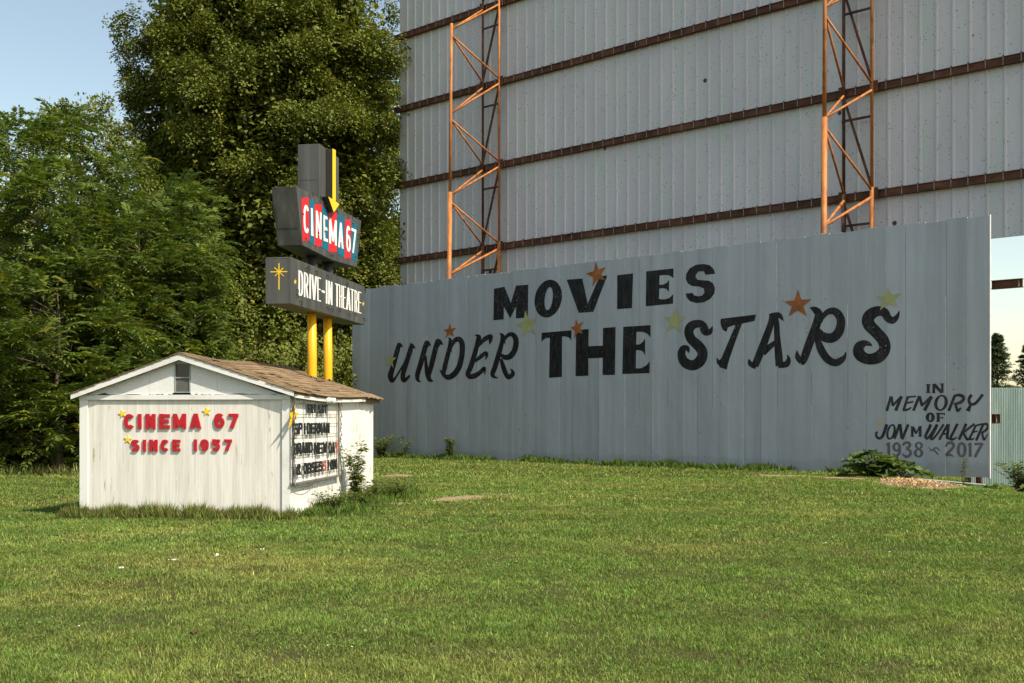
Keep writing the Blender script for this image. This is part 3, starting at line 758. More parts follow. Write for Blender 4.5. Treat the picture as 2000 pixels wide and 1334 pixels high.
mem(D_().stroke((1692,1060,40),(1830,1056,40), smooth=False).stroke((1828,1050,40),(1760,1160,48),(1702,1275,44)), G)
# things under the wall's right end
p = WF.at_y(1835, 940, -0.05)
pip = MB()
for dz, dy in ((0.0, 0), (-0.10, 0.12)):
    pip.tube([(p.x-1.6, -0.12+dy, -0.06+dz), (p.x+1.25, -0.10+dy, -0.20+dz)], 0.028, 10)
pip.build('bottom_rail', M['seam'], wall)
pw = WF.world((WL-0.60, 0.15, 0))
post = MB(); post.box(-0.07, 0.07, -0.07, 0.07, -0.6, -0.02)
po = post.build('wooden_post', M['raw_wood'], None, bevel=0.01)
po.location = pw; po.rotation_euler = (0, 0, WA)
tag(po, 'short square wooden post under the right end of the mural wall', 'post')

# ------------------------------------------------------------------ the movie screen and its towers
SD = 7.04
so = WF.world((0, SD, 0))
SFr = Frame(so.x, so.y, 0, WA)
pL = SFr.at_y(781, 300).x; pR = SFr.at_y(2230, 300).x
scr = empty('movie_screen', SFr.world((pL, 0, 0)), WA)
tag(scr, 'huge corrugated steel drive in screen seen from behind', 'movie screen')
SF2 = Frame(*SFr.world((pL, 0, 0)), WA)
SW = pR - pL; ZB0, ZT = 7.6, 24.6
rib = 0.565
def screen_sheet():
    prof = []; k = int(SW/rib)
    x = 0.0
    prof.append((0, 0))
    while x < SW - rib:
        c = x + rib
        prof += [(c-0.062, 0), (c-0.026, -0.048), (c+0.026, -0.048), (c+0.062, 0)]
        x += rib
    prof.append((SW, 0))
    mb = MB(); n = len(prof)
    # front skin and the screen's bright face behind it
    vs = [(a, b, ZB0) for a, b in prof] + [(a, b, ZT) for a, b in prof]
    mb.add(vs, [(i, i+1, n+i+1, n+i) for i in range(n-1)])
    mb.box(0, SW, 0.004, 0.05, ZB0, ZT)
    return mb.build('corrugated_sheet', M['screen'], scr), prof
sheet, prof = screen_sheet()
GZs = [20.88+3.74, 20.88, 17.22, 13.38, 9.59]
for z in GZs:
    mb = MB(); r = random.Random(int(z*100))
    # channel: web and two flanges, open towards the viewer's underside
    mb.box(-0.22, SW, -0.20, -0.052, z-0.135, z+0.135)
    mb.box(-0.22, SW, -0.235, -0.2002, z+0.115, z+0.137); mb.box(-0.22, SW, -0.235, -0.2002, z-0.137, z-0.115)
    x = rib
    while x < SW:
        mb.box(x-0.012, x+0.012, -0.2415, -0.236, z-0.15, z+0.15, 1)
        mb.box(x-0.02, x+0.02, -0.245, -0.19, z+0.138, z+0.175, 0)
        x += rib
    mb.build('girt', [M['rust'], M['clip']], scr)

def tower(label, bx0, bx1, apex_x, apex_top, node_y, flip, legtop, fat_y):
    L0 = SFr.at_y(bx0, 300, -0.34); L1 = SFr.at_y(bx1, 300, -0.34)
    mid = (L0.x + L1.x)/2
    def apex_y(px):
        lo, hi = 0.0, 6.5
        for _ in range(50):
            m_ = (lo+hi)/2
            w = SFr.world((mid, -0.34-m_, 0))
            if w.x/w.y*F + CX > px: lo = m_
            else: hi = m_
        return -0.34 - lo
    ya0, ya1 = apex_y(apex_x[0]), apex_y(apex_x[1])
    wbase = SFr.world((mid, -1.5, 0))
    o = empty('truss_tower', wbase, WA)
    tag(o, label, 'tower', 'orange truss towers bracing the screen')
    def loc(x, y, z): return Vector((x-mid, y+1.5, z))
    def za(py, y): 
        w = SFr.world((mid, y, 0)); return CAMH + (HY-py)/F*w.y
    ztop = za(apex_top, ya0)
    def apex(z):
        s = (ztop - z)/12.0; return loc(mid, ya0 + (ya1-ya0)*s, z)
    zf = za(fat_y, ya1)
    leg = MB(); leg.tube([apex(zf), apex(ztop)], 0.068, 12); leg.tube([apex(-0.2), apex(zf+0.02)], 0.102, 12); leg.build('leg', M['orange_steel'], o, True)
    for x in (L0.x, L1.x):
        leg = MB(); leg.tube([loc(x, -0.34, 9.75), loc(x, -0.34, legtop)], 0.058, 12); leg.tube([loc(x, -0.34, -0.2), loc(x, -0.34, 9.8)], 0.085, 12)
        leg.build('leg', M['rust'] if x == L0.x else M['orange_steel'], o, True)
    an = [za(y, ya0+(ya1-ya0)*0.5) for y in node_y]
    back = GZs
    for i, z in enumerate(an):
        for zb, off in ((back[i+1], -0.14), (back[i+2] if i+2 < len(back) else None, 0.14)):
            if zb is None: continue
            for x in (L0.x, L1.x):
                if zb > z and zb > legtop: continue
                br = MB(); a_ = apex(z + (0.13 if zb > z else -0.13)); b_ = loc(x, -0.34, zb + (0.12 if zb < z else -0.12))
                d_ = (b_-a_).normalized()
                br.tube([a_+d_*0.02, b_-d_*0.04], 0.043 if i < 3 else 0.052, 10)
                br.build('brace', M['orange_steel'], o, True)
    for i in range(1, 5):
        zt = back[i]
        if i < 5:
            zb = back[i+1] if i+1 < len(back) else back[i]-3.8
            xa, xb = (L1.x, L0.x) if not flip else (L0.x, L1.x)
            br = MB(); br.bar(loc(xa, -0.34, zt-0.2), loc(xb, -0.34, zb+0.2), 0.075, 0.075); br.build('brace', M['rust'], o)
            br = MB(); br.bar(loc(L0.x-0.02, -0.36, zt-1.05), loc(L1.x+0.02, -0.36, zt-1.05), 0.06, 0.08); br.build('rung', M['rust'], o)
    zt = back[0]
    br = MB(); br.bar(loc(L1.x if not flip else L0.x, -0.34, zt-0.2), loc(L0.x if not flip else L1.x, -0.34, back[1]+0.2), 0.075); br.build('brace', M['rust'], o)
    for z in back:
        for xa in (L1.x-mid+0.06, L0.x-mid-0.2):
            gus = MB(); gus.box(xa, xa+0.14, 1.5-0.34-0.01, 1.5-0.34+0.06, z-0.2, z+0.2); gus.build('gusset_plate', M['rust'], o)
    return o
tower('orange triangular steel truss tower nearest the left edge of the screen', 943, 975, (882, 877), 46, (62, 227, 388, 543), False, 23.9, 376)
tower('orange triangular steel truss tower rising above the painted word stars', 1648, 1703, (1612, 1609), -230, (-185, 22, 239, 450), True, 23.9, 230)

# ------------------------------------------------------------------ the shed
SA = -math.atan2(0.1064, 0.9943)
H0 = Vector((-3.514, 17.45, 0))
HF = Frame(H0.x, H0.y, 0, SA)
shed = empty('ticket_shed', H0, SA)
tag(shed, 'small white wooden shed with gabled brown shingle roof and red letters', 'shed')
FW, FD = 3.51, 5.67
zc = 2.0
def fz(px, py, e=0.0): return HF.at_y(px, py, -e)
def Z6(x, y): return (130 + x/3.707, 670 + y/3.707)
ridge_x = HF.at_y(355, 700).x
ridge_z = HF.at_y(355, 694, -0.1).z
# walls
mb = MB(); mb.box(-FW+0.14, -0.14, 0.028, 0.10, -0.1, 1.93); mb.build('front_wall', M['bead'], shed)
mb = MB()
for xa in (-FW, -0.139):
    mb = MB(); mb.box(xa, xa+0.139, 0.0, 0.10, -0.1, 1.905); mb.build('corner_board', M['white_board'], shed, bevel=0.004)
mb = MB(); mb.box(-FW, 0.0, -0.012, 0.10, 1.906, 1.985); mb.build('band_board', M['white_board'], shed, bevel=0.003)
# gable board with a ragged lower edge and three sheets
mb = MB(); r = random.Random(5)
def roof_z(x): return ridge_z - 0.06 - abs(x-ridge_x)*0.345
joints = [-FW, fz(*Z6(595, 300)).x, fz(*Z6(783, 300)).x, fz(*Z6(895, 300)).x, fz(*Z6(1090, 300)).x, 0.0]
for i in range(5):
    a_, b_ = joints[i]+0.002, joints[i+1]-0.002
    if i == 2:
        lowz = fz(*Z6(840, 360)).z
    n = 14; bot = []; top = []
    for k in range(n+1):
        x = a_ + (b_-a_)*k/n
        if i == 2: zl = fz(*Z6(840, 146)).z
        else: zl = 1.99 + r.uniform(-0.006, 0.012) + (0.02 if r.random() < 0.12 else 0)
        bot.append((x, min(zl, roof_z(x)-0.01))); top.append((x, roof_z(x)))
    for k in range(n):
        q = [bot[k], bot[k+1], top[k+1], top[k]]
        mb.hexa([(x, 0.012, z) for x, z in q], [(x, 0.06, z) for x, z in q])
mb.build('gable_board', M['stucco'], shed)
# side, back and left walls
mb = MB(); mb.box(-0.10, -0.002, 0.101, FD-0.1, -0.1, 2.0); mb.build('side_wall', M['side'], shed)
mb = MB(); mb.box(-FW+0.001, -FW+0.10, 0.101, FD-0.1, -0.1, 2.0); mb.build('side_wall', M['white_board'], shed)
mb = MB(); mb.hexa([(-FW, FD, -0.1), (0, FD, -0.1), (0, FD, 2.0), (ridge_x, FD, ridge_z-0.06), (-FW, FD, 2.0)], [(-FW, FD-0.099, -0.1), (0, FD-0.099, -0.1), (0, FD-0.099, 2.0), (ridge_x, FD-0.099, ridge_z-0.06), (-FW, FD-0.099, 2.0)])
mb.build('back_wall', M['white_board'], shed)
# window
x0, x1 = fz(*Z6(783, 300)).x, fz(*Z6(895, 300)).x; z1 = fz(*Z6(840, 145)).z; z0 = fz(*Z6(840, 360)).z; zm = fz(*Z6(840, 250)).z
win = MB()
for a_, b_, c_, d_ in ((x0, x0+0.014, z0, z1), (x1-0.014, x1, z0, z1), (x0+0.014, x1-0.014, z1-0.02, z1), (x0+0.014, x1-0.014, z0, z0+0.016), (x0+0.014, x1-0.014, zm-0.010, zm+0.008)):
    win.box(a_, b_, 0.0, 0.05, c_, d_)
wo_ = win.build('window', M['window_frame'], shed)
g = MB(); g.box(x0+0.014, x1-0.014, 0.03, 0.04, zm+0.008, z1-0.02); g.build('pane', M['glass'], wo_)
g = MB(); g.box(x0+0.014, x1-0.014, 0.018, 0.03, z0+0.016, zm-0.010); g.build('insect_screen', M['insect_screen'], wo_)
# roof: two slopes of lapped shingles, sagging a little
OVF, OVB, OVS = 0.10, 0.16, 0.10
run = abs(ridge_x) + OVS; runl = FW + ridge_x + 0.10
def roof_pt(side, s, y, lift=0.0):
    """s from 0 at the ridge to 1 at the eave"""
    rr = run if side > 0 else runl
    q = (y + OVF)/(FD + OVF + OVB)
    zr = ridge_z + 0.035 - 0.045*math.exp(-((q-0.30)/0.18)**2) + 0.03*q
    ze = 2.035 - 0.038*math.sin(math.pi*min(q/0.72, 1.0)) * (1 if side > 0 else 0.4) + (0.012 if q > 0.75 else 0)
    if side < 0: ze = roof_z(ridge_x - runl) + 0.075
    z = zr + (ze-zr)*s
    return (ridge_x + side*rr*s, y, z + lift)
def roof(side):
    mb = MB(); tint = []
    r = random.Random(9+side)
    ys = [-OVF + (FD+OVF+OVB)*k/24 for k in range(25)]
    nS = 8
    grid = [[roof_pt(side, i/nS, y) for y in ys] for i in range(nS+1)]
    for i in range(nS):
        for k in range(24):
            q = [grid[i][k], grid[i+1][k], grid[i+1][k+1], grid[i][k+1]]
            lo = [(a_, b_, c_-0.045) for a_, b_, c_ in q]
            mb.hexa(lo, [(a_, b_, c_-0.004) for a_, b_, c_ in q]); tint += [(0.9, 0.9, 0.9)]*8
    nc = 13
    for i in range(nc):
        y = -OVF - 0.01 - r.uniform(0, 0.2)
        while y < FD + OVB:
            w = r.uniform(0.26, 0.34)
            y0 = max(y, -OVF-0.03); y1 = min(y+w-0.006, FD+OVB+0.01)
            y += w
            if y1-y0 < 0.05: continue
            s0 = max(i/nc - 0.01, 0); s1 = (i+1)/nc + r.uniform(0.0, 0.012) + (0.02 if i == nc-1 else 0)
            l0 = 0.002; l1 = 0.012 + r.uniform(0, 0.008)
            if r.random() < 0.04: l1 += 0.02
            top = [roof_pt(side, s0, y0, l0), roof_pt(side, s1, y0, l1), roof_pt(side, s1, y1, l1), roof_pt(side, s0, y1, l0)]
            bot = [(a_, b_, c_-0.008) for a_, b_, c_ in top]
            mb.hexa(bot, top); q = r.uniform(0.72, 1.22); w2 = r.uniform(0.95, 1.05); tint += [(q, q*w2, q*w2)]*8
    # curled shingles at the back corner of the eave
    if side > 0:
        for k in range(4):
            y0 = FD - 1.15 + k*0.34
            top = [roof_pt(side, 0.90, y0, 0.02), roof_pt(side, 1.04+0.01*k, y0, 0.0+0.01*(k % 2)), roof_pt(side, 1.045, y0+0.31, 0.03-0.008*k), roof_pt(side, 0.90, y0+0.31, 0.022)]
            mb.hexa([(a_, b_, c_-0.012) for a_, b_, c_ in top], top); q = r.uniform(0.85, 1.2); tint += [(q, q, q)]*8
    o = mb.build('roof', M['shingle'], shed)
    at = o.data.attributes.new('tint', 'FLOAT_COLOR', 'POINT')
    at.data.foreach_set('color', np.concatenate([np.array(tint, np.float32), np.ones((len(tint), 1), np.float32)], 1).ravel())
    return o
roof(1); roof(-1)
cap = MB()
for k in range(20):
    y0 = -OVF-0.015 + k*(FD+OVF+OVB+0.03)/20; y1 = y0 + (FD+OVF+OVB)/20+0.03
    for sd in (1, -1):
        a_ = roof_pt(sd, 0, y0, 0.022); b_ = roof_pt(sd, 0.07, y0, 0.016); c_ = roof_pt(sd, 0.07, y1, 0.026); d_ = roof_pt(sd, 0, y1, 0.032)
        cap.hexa([(p_[0], p_[1], p_[2]-0.01) for p_ in (a_, b_, c_, d_)], [a_, b_, c_, d_])
o = cap.build('ridge_cap', M['shingle'], shed)
at = o.data.attributes.new('tint', 'FLOAT_COLOR', 'POINT'); at.data.foreach_set('color', np.full(len(o.data.vertices)*4, 0.7, np.float32))
# rake boards and eave board
for sd, rr in ((1, run), (-1, runl)):
    for yy, nm in ((-OVF-0.014, 'rake_board'), (FD+OVB-0.025, 'rake_board')):
        mb = MB()
        a_ = Vector(roof_pt(sd, 0, -OVF)); b_ = Vector(roof_pt(sd, 0.995, -OVF))
        if yy > 1: a_ = Vector(roof_pt(sd, 0, FD+OVB)); b_ = Vector(roof_pt(sd, 0.995, FD+OVB))
        up = 0.008 if yy < 1 else 0.048; dn = 0.105
        q = [a_-Vector((0,0,dn)), b_-Vector((0,0,dn-0.02)), b_-Vector((0,0,up)), a_-Vector((0,0,up))]
        mb.hexa([(p_.x, yy, p_.z) for p_ in q], [(p_.x, yy+0.025, p_.z) for p_ in q]); mb.build(nm, M['white_board'], shed)
mb = MB(); k = 12
for i in range(k):
    y0 = -OVF+0.03 + (FD-1.15+OVF)*i/k; y1 = -OVF+0.03 + (FD-1.15+OVF)*(i+1)/k
    a_, b_ = roof_pt(1, 1, y0), roof_pt(1, 1, y1)
    q0 = [(a_[0]-0.02, y0, a_[2]-0.10), (a_[0]+0.012, y0, a_[2]-0.10), (a_[0]+0.012, y0, a_[2]-0.047), (a_[0]-0.02, y0, a_[2]-0.047)]
    q1 = [(b_[0]-0.02, y1, b_[2]-0.10), (b_[0]+0.012, y1, b_[2]-0.10), (b_[0]+0.012, y1, b_[2]-0.047), (b_[0]-0.02, y1, b_[2]-0.047)]
    mb.hexa(q0, q1)
mb.build('eave_board', M['white_board'], shed)
mb = MB(); a_ = roof_pt(1, 1, FD-0.4); mb.box(a_[0]-0.03, a_[0]+0.004, FD-1.2, FD+OVB-0.03, a_[2]-0.125, a_[2]-0.05); mb.build('rafter_tail_board', M['raw_wood'], shed)

# red letters, stars
def front_letter(ch, xa, xb, za_, zb_, s, mat='red'):
    A0 = fz(*Z6(xa, zb_)); B0 = fz(*Z6(xb, za_)); W_ = B0.x-A0.x; H_ = B0.z-A0.z
    mb = MB(); glyph_solid(mb, ch, W_, H_, s*0.00221, lambda x, y, e: (A0.x+x, 0.027-e, A0.z+y), 0.028)
    mb.build('raised_letter', M[mat], shed)
for ch, a_, b_ in (('C',415,488),('I',512,541),('N',570,641),('E',670,745),('M',770,863),('A',893,972),('6',1067,1140),('7',1172,1242)):
    f = (a_-415)/827; front_letter(ch, a_, b_, 514-6*f, 622-7*f, 27)
for ch, a_, b_ in (('S',465,525),('I',550,573),('N',598,656),('C',682,738),('E',765,821),('1',920,942),('9',967,1026),('5',1050,1108),('7',1140,1195)):
    f = (a_-465)/730; front_letter(ch, a_, b_, 700-5*f, 784-4*f, 22)
def solid_star(tips3, ext, name, mat, parent):
    mb = MB(); c = sum(tips3, Vector())/5; pts = []
    for i in range(5):
        pts += [tips3[i], c + ((tips3[i]+tips3[(i+1) % 5])/2 - c)*0.5]
    n = 10; e = Vector(ext)
    vs = [c+e] + [p_+e for p_ in pts] + [p_ for p_ in pts]
    fs = [(0, 1+i, 1+(i+1) % n) for i in range(n)] + [(1+i, 11+i, 11+(i+1) % n, 1+(i+1) % n) for i in range(n)]
    mb.add(vs, fs); return mb.build(name, M[mat], parent)
for cx_, cy_, rr_, rot in ((405, 512, 30, -0.25), (1015, 495, 33, -0.12), (445, 697, 30, 0.1)):
    solid_star([fz(*Z6(*q), -0.026) for q in tips5(cx_, cy_, rr_, rot)], (0, -0.012, 0), 'yellow_star', 'yellow2', shed)
# curved star on the corner: flat star angled out from the corner board
cst = [HF.at_x(*Z6(x, y), 0.05) for x, y in ((1618, 455), (1646, 485), (1630, 618), (1605, 612), (1600, 520))]
tp = []
for (a5, r5) in [(2*math.pi*i/5, 0.215) for i in range(5)]:
    tp.append(Vector((0.03 + 0.03*math.cos(a5*1.0), 0.06 + r5*math.sin(a5)*1.25, 1.46 + r5*math.cos(a5))))
cm = HF.at_x(*Z6(1622, 535), 0.03)
tp = [q - Vector((0.03, 0.06, 1.46)) + Vector((0.035, cm.y+0.10, cm.z)) for q in tp]
solid_star(tp, (0.012, -0.004, 0), 'yellow_star', 'yellow2', shed)

# marquee board on the side wall
bo = empty('marquee_board', HF.world((0.002, 0, 0)), SA)
tag(bo, 'wire marquee frame with black film title letters on the shed side', 'marquee')
def Z7(x, y): return (540 + x/4.764, 740 + y/4.764)
def Z5(x, y): return (560 + x/6.667, 760 + y/6.667)
def sx(px, py, e=0.05): return HF.at_x(px, py, e)
cy_ = [sx(Z7(x, 500)[0], 850).y for x in (155, 268, 380, 487, 580)]
zt_ = sx(*Z7(155, 172)).z; zb_ = sx(*Z7(155, 972)).z
fr = MB()
fr.box(0.03, 0.06, cy_[0]-0.02, cy_[0], zb_, zt_); fr.box(0.03, 0.06, cy_[-1], cy_[-1]+0.02, zb_, zt_)
fr.box(0.0, 0.09, cy_[0]-0.02, cy_[-1]+0.02, zb_-0.03, zb_-0.002, 0); fr.box(0.03, 0.06, cy_[0]-0.02, cy_[-1]+0.02, zt_+0.002, zt_+0.02)
fr.build('frame', M['wire'], bo)
for y in cy_[1:-1]:
    w_ = MB(); w_.tube([(0.024, y, zb_), (0.024, y, zt_)], 0.006, 6); w_.build('upright', M['wire'], bo)
rows = [(Z5(90, 180), Z5(90, 325)), (Z5(90, 455), Z5(90, 605)), (Z5(90, 715), Z5(90, 870)), (Z5(90, 985), Z5(90, 1130))]
for ra, rb in rows:
    for q in (ra, rb):
        z = sx(*q).z
        w_ = MB(); w_.tube([(0.032, cy_[0], z), (0.030, (cy_[0]+cy_[-1])/2, z-0.008), (0.032, cy_[-1], z)], 0.004, 6); w_.build('rail', M['wire'], bo)
def marq(text, xs, xe, yt, yb, red=()):
    """letters between photo x limits xs..xe on the board's plane"""
    a_ = sx(*Z5(xs, yt), 0.06); b_ = sx(*Z5(xs, yb), 0.06); e_ = sx(*Z5(xe, (yt+yb)/2), 0.06)
    H_ = a_.z-b_.z; W_ = (e_.y-a_.y)/len(text); s = min(0.23*W_, 0.04)
    for i, ch in enumerate(text):
        if ch == ' ': continue
        mb = MB(); y0 = a_.y + i*W_ + 0.09*W_; w = W_*0.80
        if ch == 'I': y0 += w*0.2; w *= 0.6
        dz = random.uniform(-0.006, 0.006)
        glyph_solid(mb, ch, w, H_, s, lambda x, y, e: (0.036+e, y0+x, b_.z+y+dz), 0.020)
        mb.build('marquee_letter', M['red2' if i in red else 'black_plastic'], bo)
marq('FRI', 282, 392, 195, 312); marq('SAT', 415, 535, 203, 315)
marq('SPIDERMAN', 105, 567, 438, 592)
marq('BRAND', 95, 348, 703, 855); marq('NEW', 362, 535, 700, 850); marq('DAY', 553, 678, 690, 838, (2,))
marq('&', 135, 202, 975, 1122); marq('OBSESSION', 225, 662, 965, 1112, (5,))
# light string round the board
ls = empty('light_string', HF.world((0.002, 0, 0)), SA)
tag(ls, 'string of tiny bulbs draped round the marquee frame', 'string lights')
cord = MB(); pts = []
for i in range(25):
    f = i/24; pts.append((0.075, cy_[0] + (cy_[-1]-cy_[0])*f, zt_ + 0.01 - 0.03*abs(math.sin(f*math.pi*4))))
for i in range(1, 20): pts.append((0.075 + 0.012*math.sin(i*2.2), cy_[-1]+0.03+0.02*math.sin(i*1.7), zt_ - (zt_-zb_)*i/20))
cord.tube(pts, 0.006, 5); 
pts2 = []
for i in range(19): pts2.append((0.078+0.01*math.sin(i*1.9), cy_[0]-0.03+0.012*math.sin(i*2.1), zt_ - (zt_-zb_)*i/18))
for i in range(1, 13): pts2.append((0.09, cy_[0] + 0.10*i, zb_ - 0.09*math.sin(i/12*math.pi)))
cord.tube(pts2, 0.006, 5)
cord.build('cord', M['black_plastic'], ls)
r = random.Random(2)
for p_ in pts[::1] + pts2[::1]:
    x, y, z = p_; bl = MB(); bl.tube([(x+0.004, y, z), (x+0.012, y+r.uniform(-.012, .012), z-0.03), (x+0.012, y+r.uniform(-.012, .012), z-0.055)], [0.006, 0.010, 0.003], 5)
    bl.build('bulb', M['wire'], ls)
# white twin floodlight under the eave
fp = HF.at_x(*Z7(478, 190), 0.1)
fl = empty('floodlight', HF.world((0, fp.y, fp.z)), SA)
tag(fl, 'white twin floodlight fixed under the shed eave above the marquee', 'floodlight')
mb = MB(); mb.box(0.0, 0.05, -0.05, 0.05, -0.04, 0.06); mb.build('mount', M['white_trim'], fl, bevel=0.008)
for yo in (-0.09, 0.1):
    mb = MB(); mb.tube([(0.05, yo*0.4, 0.01), (0.09, yo*0.8, 0.0), (0.15, yo*1.6, -0.03), (0.17, yo*1.75, -0.035)], [0.025, 0.035, 0.062, 0.066], 14); mb.build('lamp_head', M['white_trim'], fl, True)

# ------------------------------------------------------------------ the sign
GA = -math.atan2(0.1611, 0.9869)
G0 = Vector((-0.2009*20.3, 20.3, 0))
GF = Frame(G0.x, G0.y, 0, GA)
sign = empty('roadside_sign', HF.world((0, 0, 0)), GA)
sign.location = GF.world((-0.2475, 2.32, 0))
tag(sign, 'tall charcoal theatre sign on two yellow posts with down arrow', 'sign')
OFF = Vector((0.2475, -2.32, 0))          # sign frame -> empty's own axes
def S(p): return Vector(p) + OFF
def Z8(x, y): return (510 + x/2.668, 270 + y/2.668)
def Z3(x, y): return (560 + x/8.894, 370 + y/8.894)
def Z4(x, y): return (510 + x/9.2, 495 + y/9.2)
BW, BL_ = 0.495, 4.64
# posts: yellow below the boxes, dark steel between them
for y, zend in ((1.835, 5.6), (2.81, 5.6)):
    mb = MB(); c = S((-BW/2, y, 0)); rr_ = 0.092
    mb.tube([(c.x, c.y, 0.0), (c.x+0.006, c.y, 2.8), (c.x-0.004, c.y, 3.75)], [rr_, rr_*1.01, rr_*0.98], 18)
    mb.build('post', M['yellow'], sign, True)
    mb = MB(); mb.tube([(c.x, c.y, 3.78), (c.x, c.y, 5.2)], 0.12, 14); mb.build('upper_post', M['sign_dark'], sign, True)
    mb = MB(); r = random.Random(int(y*10)); zb2 = 2.355 if y > 2.5 else 2.375
    n = 16; ring0 = []; ring1 = []
    for j in range(n):
        a_ = 2*math.pi*j/n; q = 0.15 + r.uniform(-0.03, 0.05)
        ring0.append((c.x+q*math.cos(a_), c.y+q*math.sin(a_), zb2 - 0.35*q*math.cos(a_) - 0.045 + r.uniform(0, 0.02))); ring1.append((c.x+0.094*math.cos(a_), c.y+0.094*math.sin(a_), zb2 + 0.05 + r.uniform(0, 0.05)))
    mb.add(ring0+ring1, [(j, (j+1) % n, n+(j+1) % n, n+j) for j in range(n)]); mb.build('flashing', M['tar'], sign)
# lower box
mb = MB(); a_ = S((-BW, 0, 3.724)); b_ = S((0, BL_, 4.588)); mb.box(a_.x, b_.x, a_.y, b_.y, a_.z, b_.z)
for yy in (0.0,):
    mb.box(a_.x+0.02, b_.x-0.02, a_.y-0.004, a_.y+0.01, 4.56, 4.575)
low = mb.build('lower_cabinet', M['sign'], sign, bevel=0.008)
# upper box, wider at its top, outline measured on its side
def side_pt(q, e=0.0): return GF.at_x(q[0], q[1], e)
prof_u = [side_pt(q) for q in ((579, 363.7), (590.6, 478.8), (647, 507.4), (696.7, 522.0), (705.7, 431.2))]
mb = MB(); mb.hexa([S((-BW, q.y, q.z)) for q in prof_u], [S((0, q.y, q.z)) for q in prof_u])
mb.build('upper_cabinet', M['sign'], sign, bevel=0.008)
# tower box
zt8 = GF.at_x(626, 280.5, 0).z
y0_, y1_ = GF.at_x(626, 330, 0).y, GF.at_x(663.7, 330, 0).y
mb = MB(); a_ = S((-BW+0.02, y0_, 5.85)); b_ = S((-0.02, y1_, zt8)); mb.box(a_.x, b_.x, a_.y, b_.y, a_.z, b_.z)
mb.build('tower_cabinet', M['sign'], sign, bevel=0.008)
mb = MB()
a_ = S((-BW+0.02, y0_, 0))
for z0p, z1p in ((6.02, 6.35), (6.36, 6.72)):
    mb.box(a_.x+0.05, a_.x+0.40, a_.y-0.006, a_.y-0.0005, z0p, z1p)
u0 = prof_u[0]
mb.build('access_panel', M['sign'], sign, bevel=0.002)
mb = MB()
for fz0, fz1 in ((0.30, 0.72),):
    ya = prof_u[0].y + (prof_u[1].y-prof_u[0].y)*(1-fz0); yb = prof_u[0].y + (prof_u[1].y-prof_u[0].y)*(1-fz1)
    za2 = prof_u[1].z + (prof_u[0].z-prof_u[1].z)*fz0; zb2 = prof_u[1].z + (prof_u[0].z-prof_u[1].z)*fz1
    q0 = [S((-BW+0.05, ya-0.007, za2)), S((-0.05, ya-0.007, za2)), S((-0.05, yb-0.007, zb2)), S((-BW+0.05, yb-0.007, zb2))]
    mb.hexa(q0, [p_ + Vector((0, 0.006, 0)) for p_ in q0])
mb.build('access_panel', M['sign'], sign)
# arrow
def arrow_pts(e): return [side_pt(Z8(*q), e) for q in ((371, 54), (388, 62), (388, 330), (407, 344), (378, 386), (349, 304), (371, 318))]
ar = arrow_pts(0.12)
mb = MB(); mb.hexa([S(p_ - Vector((0.13, 0, 0))) for p_ in ar], [S(p_) for p_ in ar]); ab = mb.build('arrow', M['sign_dark'], sign)
tri = tessellate_polygon([[Vector((p_.y, p_.z, 0)) for p_ in ar]])
mb = MB(); mb.add([S(p_ + Vector((0.004, 0, 0))) for p_ in ar], tri); mb.build('arrow_face', M['yellow2'], ab)
# banners and lettering
def on_sign(e): return lambda px, py, k=0: S(side_pt((px, py), 0.0) + Vector((e + 0.0007*k, 0, 0)))
for i, q in enumerate([[(250,155),(380,135),(388,885),(272,900)], [(388,150),(478,215),(478,985),(392,905)], [(480,262),(607,258),(607,990),(478,992)], [(612,275),(718,390),(722,1085),(608,1005)],
          [(722,395),(868,405),(868,1095),(725,1085)], [(872,410),(1000,500),(1000,1195),(880,1110)], [(1010,520),(1112,520),(1112,1195),(1002,1205)], [(1118,545),(1215,610),(1210,1265),(1115,1195)]]):
    l = Letter(on_sign(0.004), 8.894, 560, 370); l.poly(q); l.build('banner', M['banner_red' if i % 2 == 0 else 'banner_blue'], sign)
def quad_letter(ch, quad, zf, e, aspect, s, name='sign_letter'):
    fn = on_sign(e); tl, tr_, br_, bl_ = quad; mb = MB()
    for k, (Lp, Rp) in enumerate(glyph(ch, aspect, 1.0, s)):
        n = len(Lp); vs = []
        for p_ in list(Lp)+list(Rp):
            u = p_[0]/aspect; v = p_[1]
            x = (bl_[0]*(1-u)+br_[0]*u)*(1-v) + (tl[0]*(1-u)+tr_[0]*u)*v
            y = (bl_[1]*(1-u)+br_[1]*u)*(1-v) + (tl[1]*(1-u)+tr_[1]*u)*v
            vs.append(fn(*zf(x, y), k))
        mb.add(vs, [(i, i+1, n+i+1, n+i) for i in range(n-1)])
    mb.build(name, M['sign_white'], sign)
for ch, q, w in (('C', [(283,250),(383,290),(385,785),(285,735)], .42), ('I', [(412,318),(446,332),(460,815),(416,800)], .14), ('N', [(498,362),(600,405),(597,872),(498,835)], .44), ('E', [(630,440),(698,472),(708,922),(632,890)], .34),
                ('M', [(728,485),(864,545),(862,980),(730,935)], .54), ('A', [(886,560),(980,596),(980,1035),(886,1000)], .42), ('6', [(1025,612),(1106,655),(1106,1100),(1028,1062)], .40), ('7', [(1118,662),(1202,698),(1200,1122),(1118,1098)], .42)):
    quad_letter(ch, q, Z3, 0.009, w, 0.135)
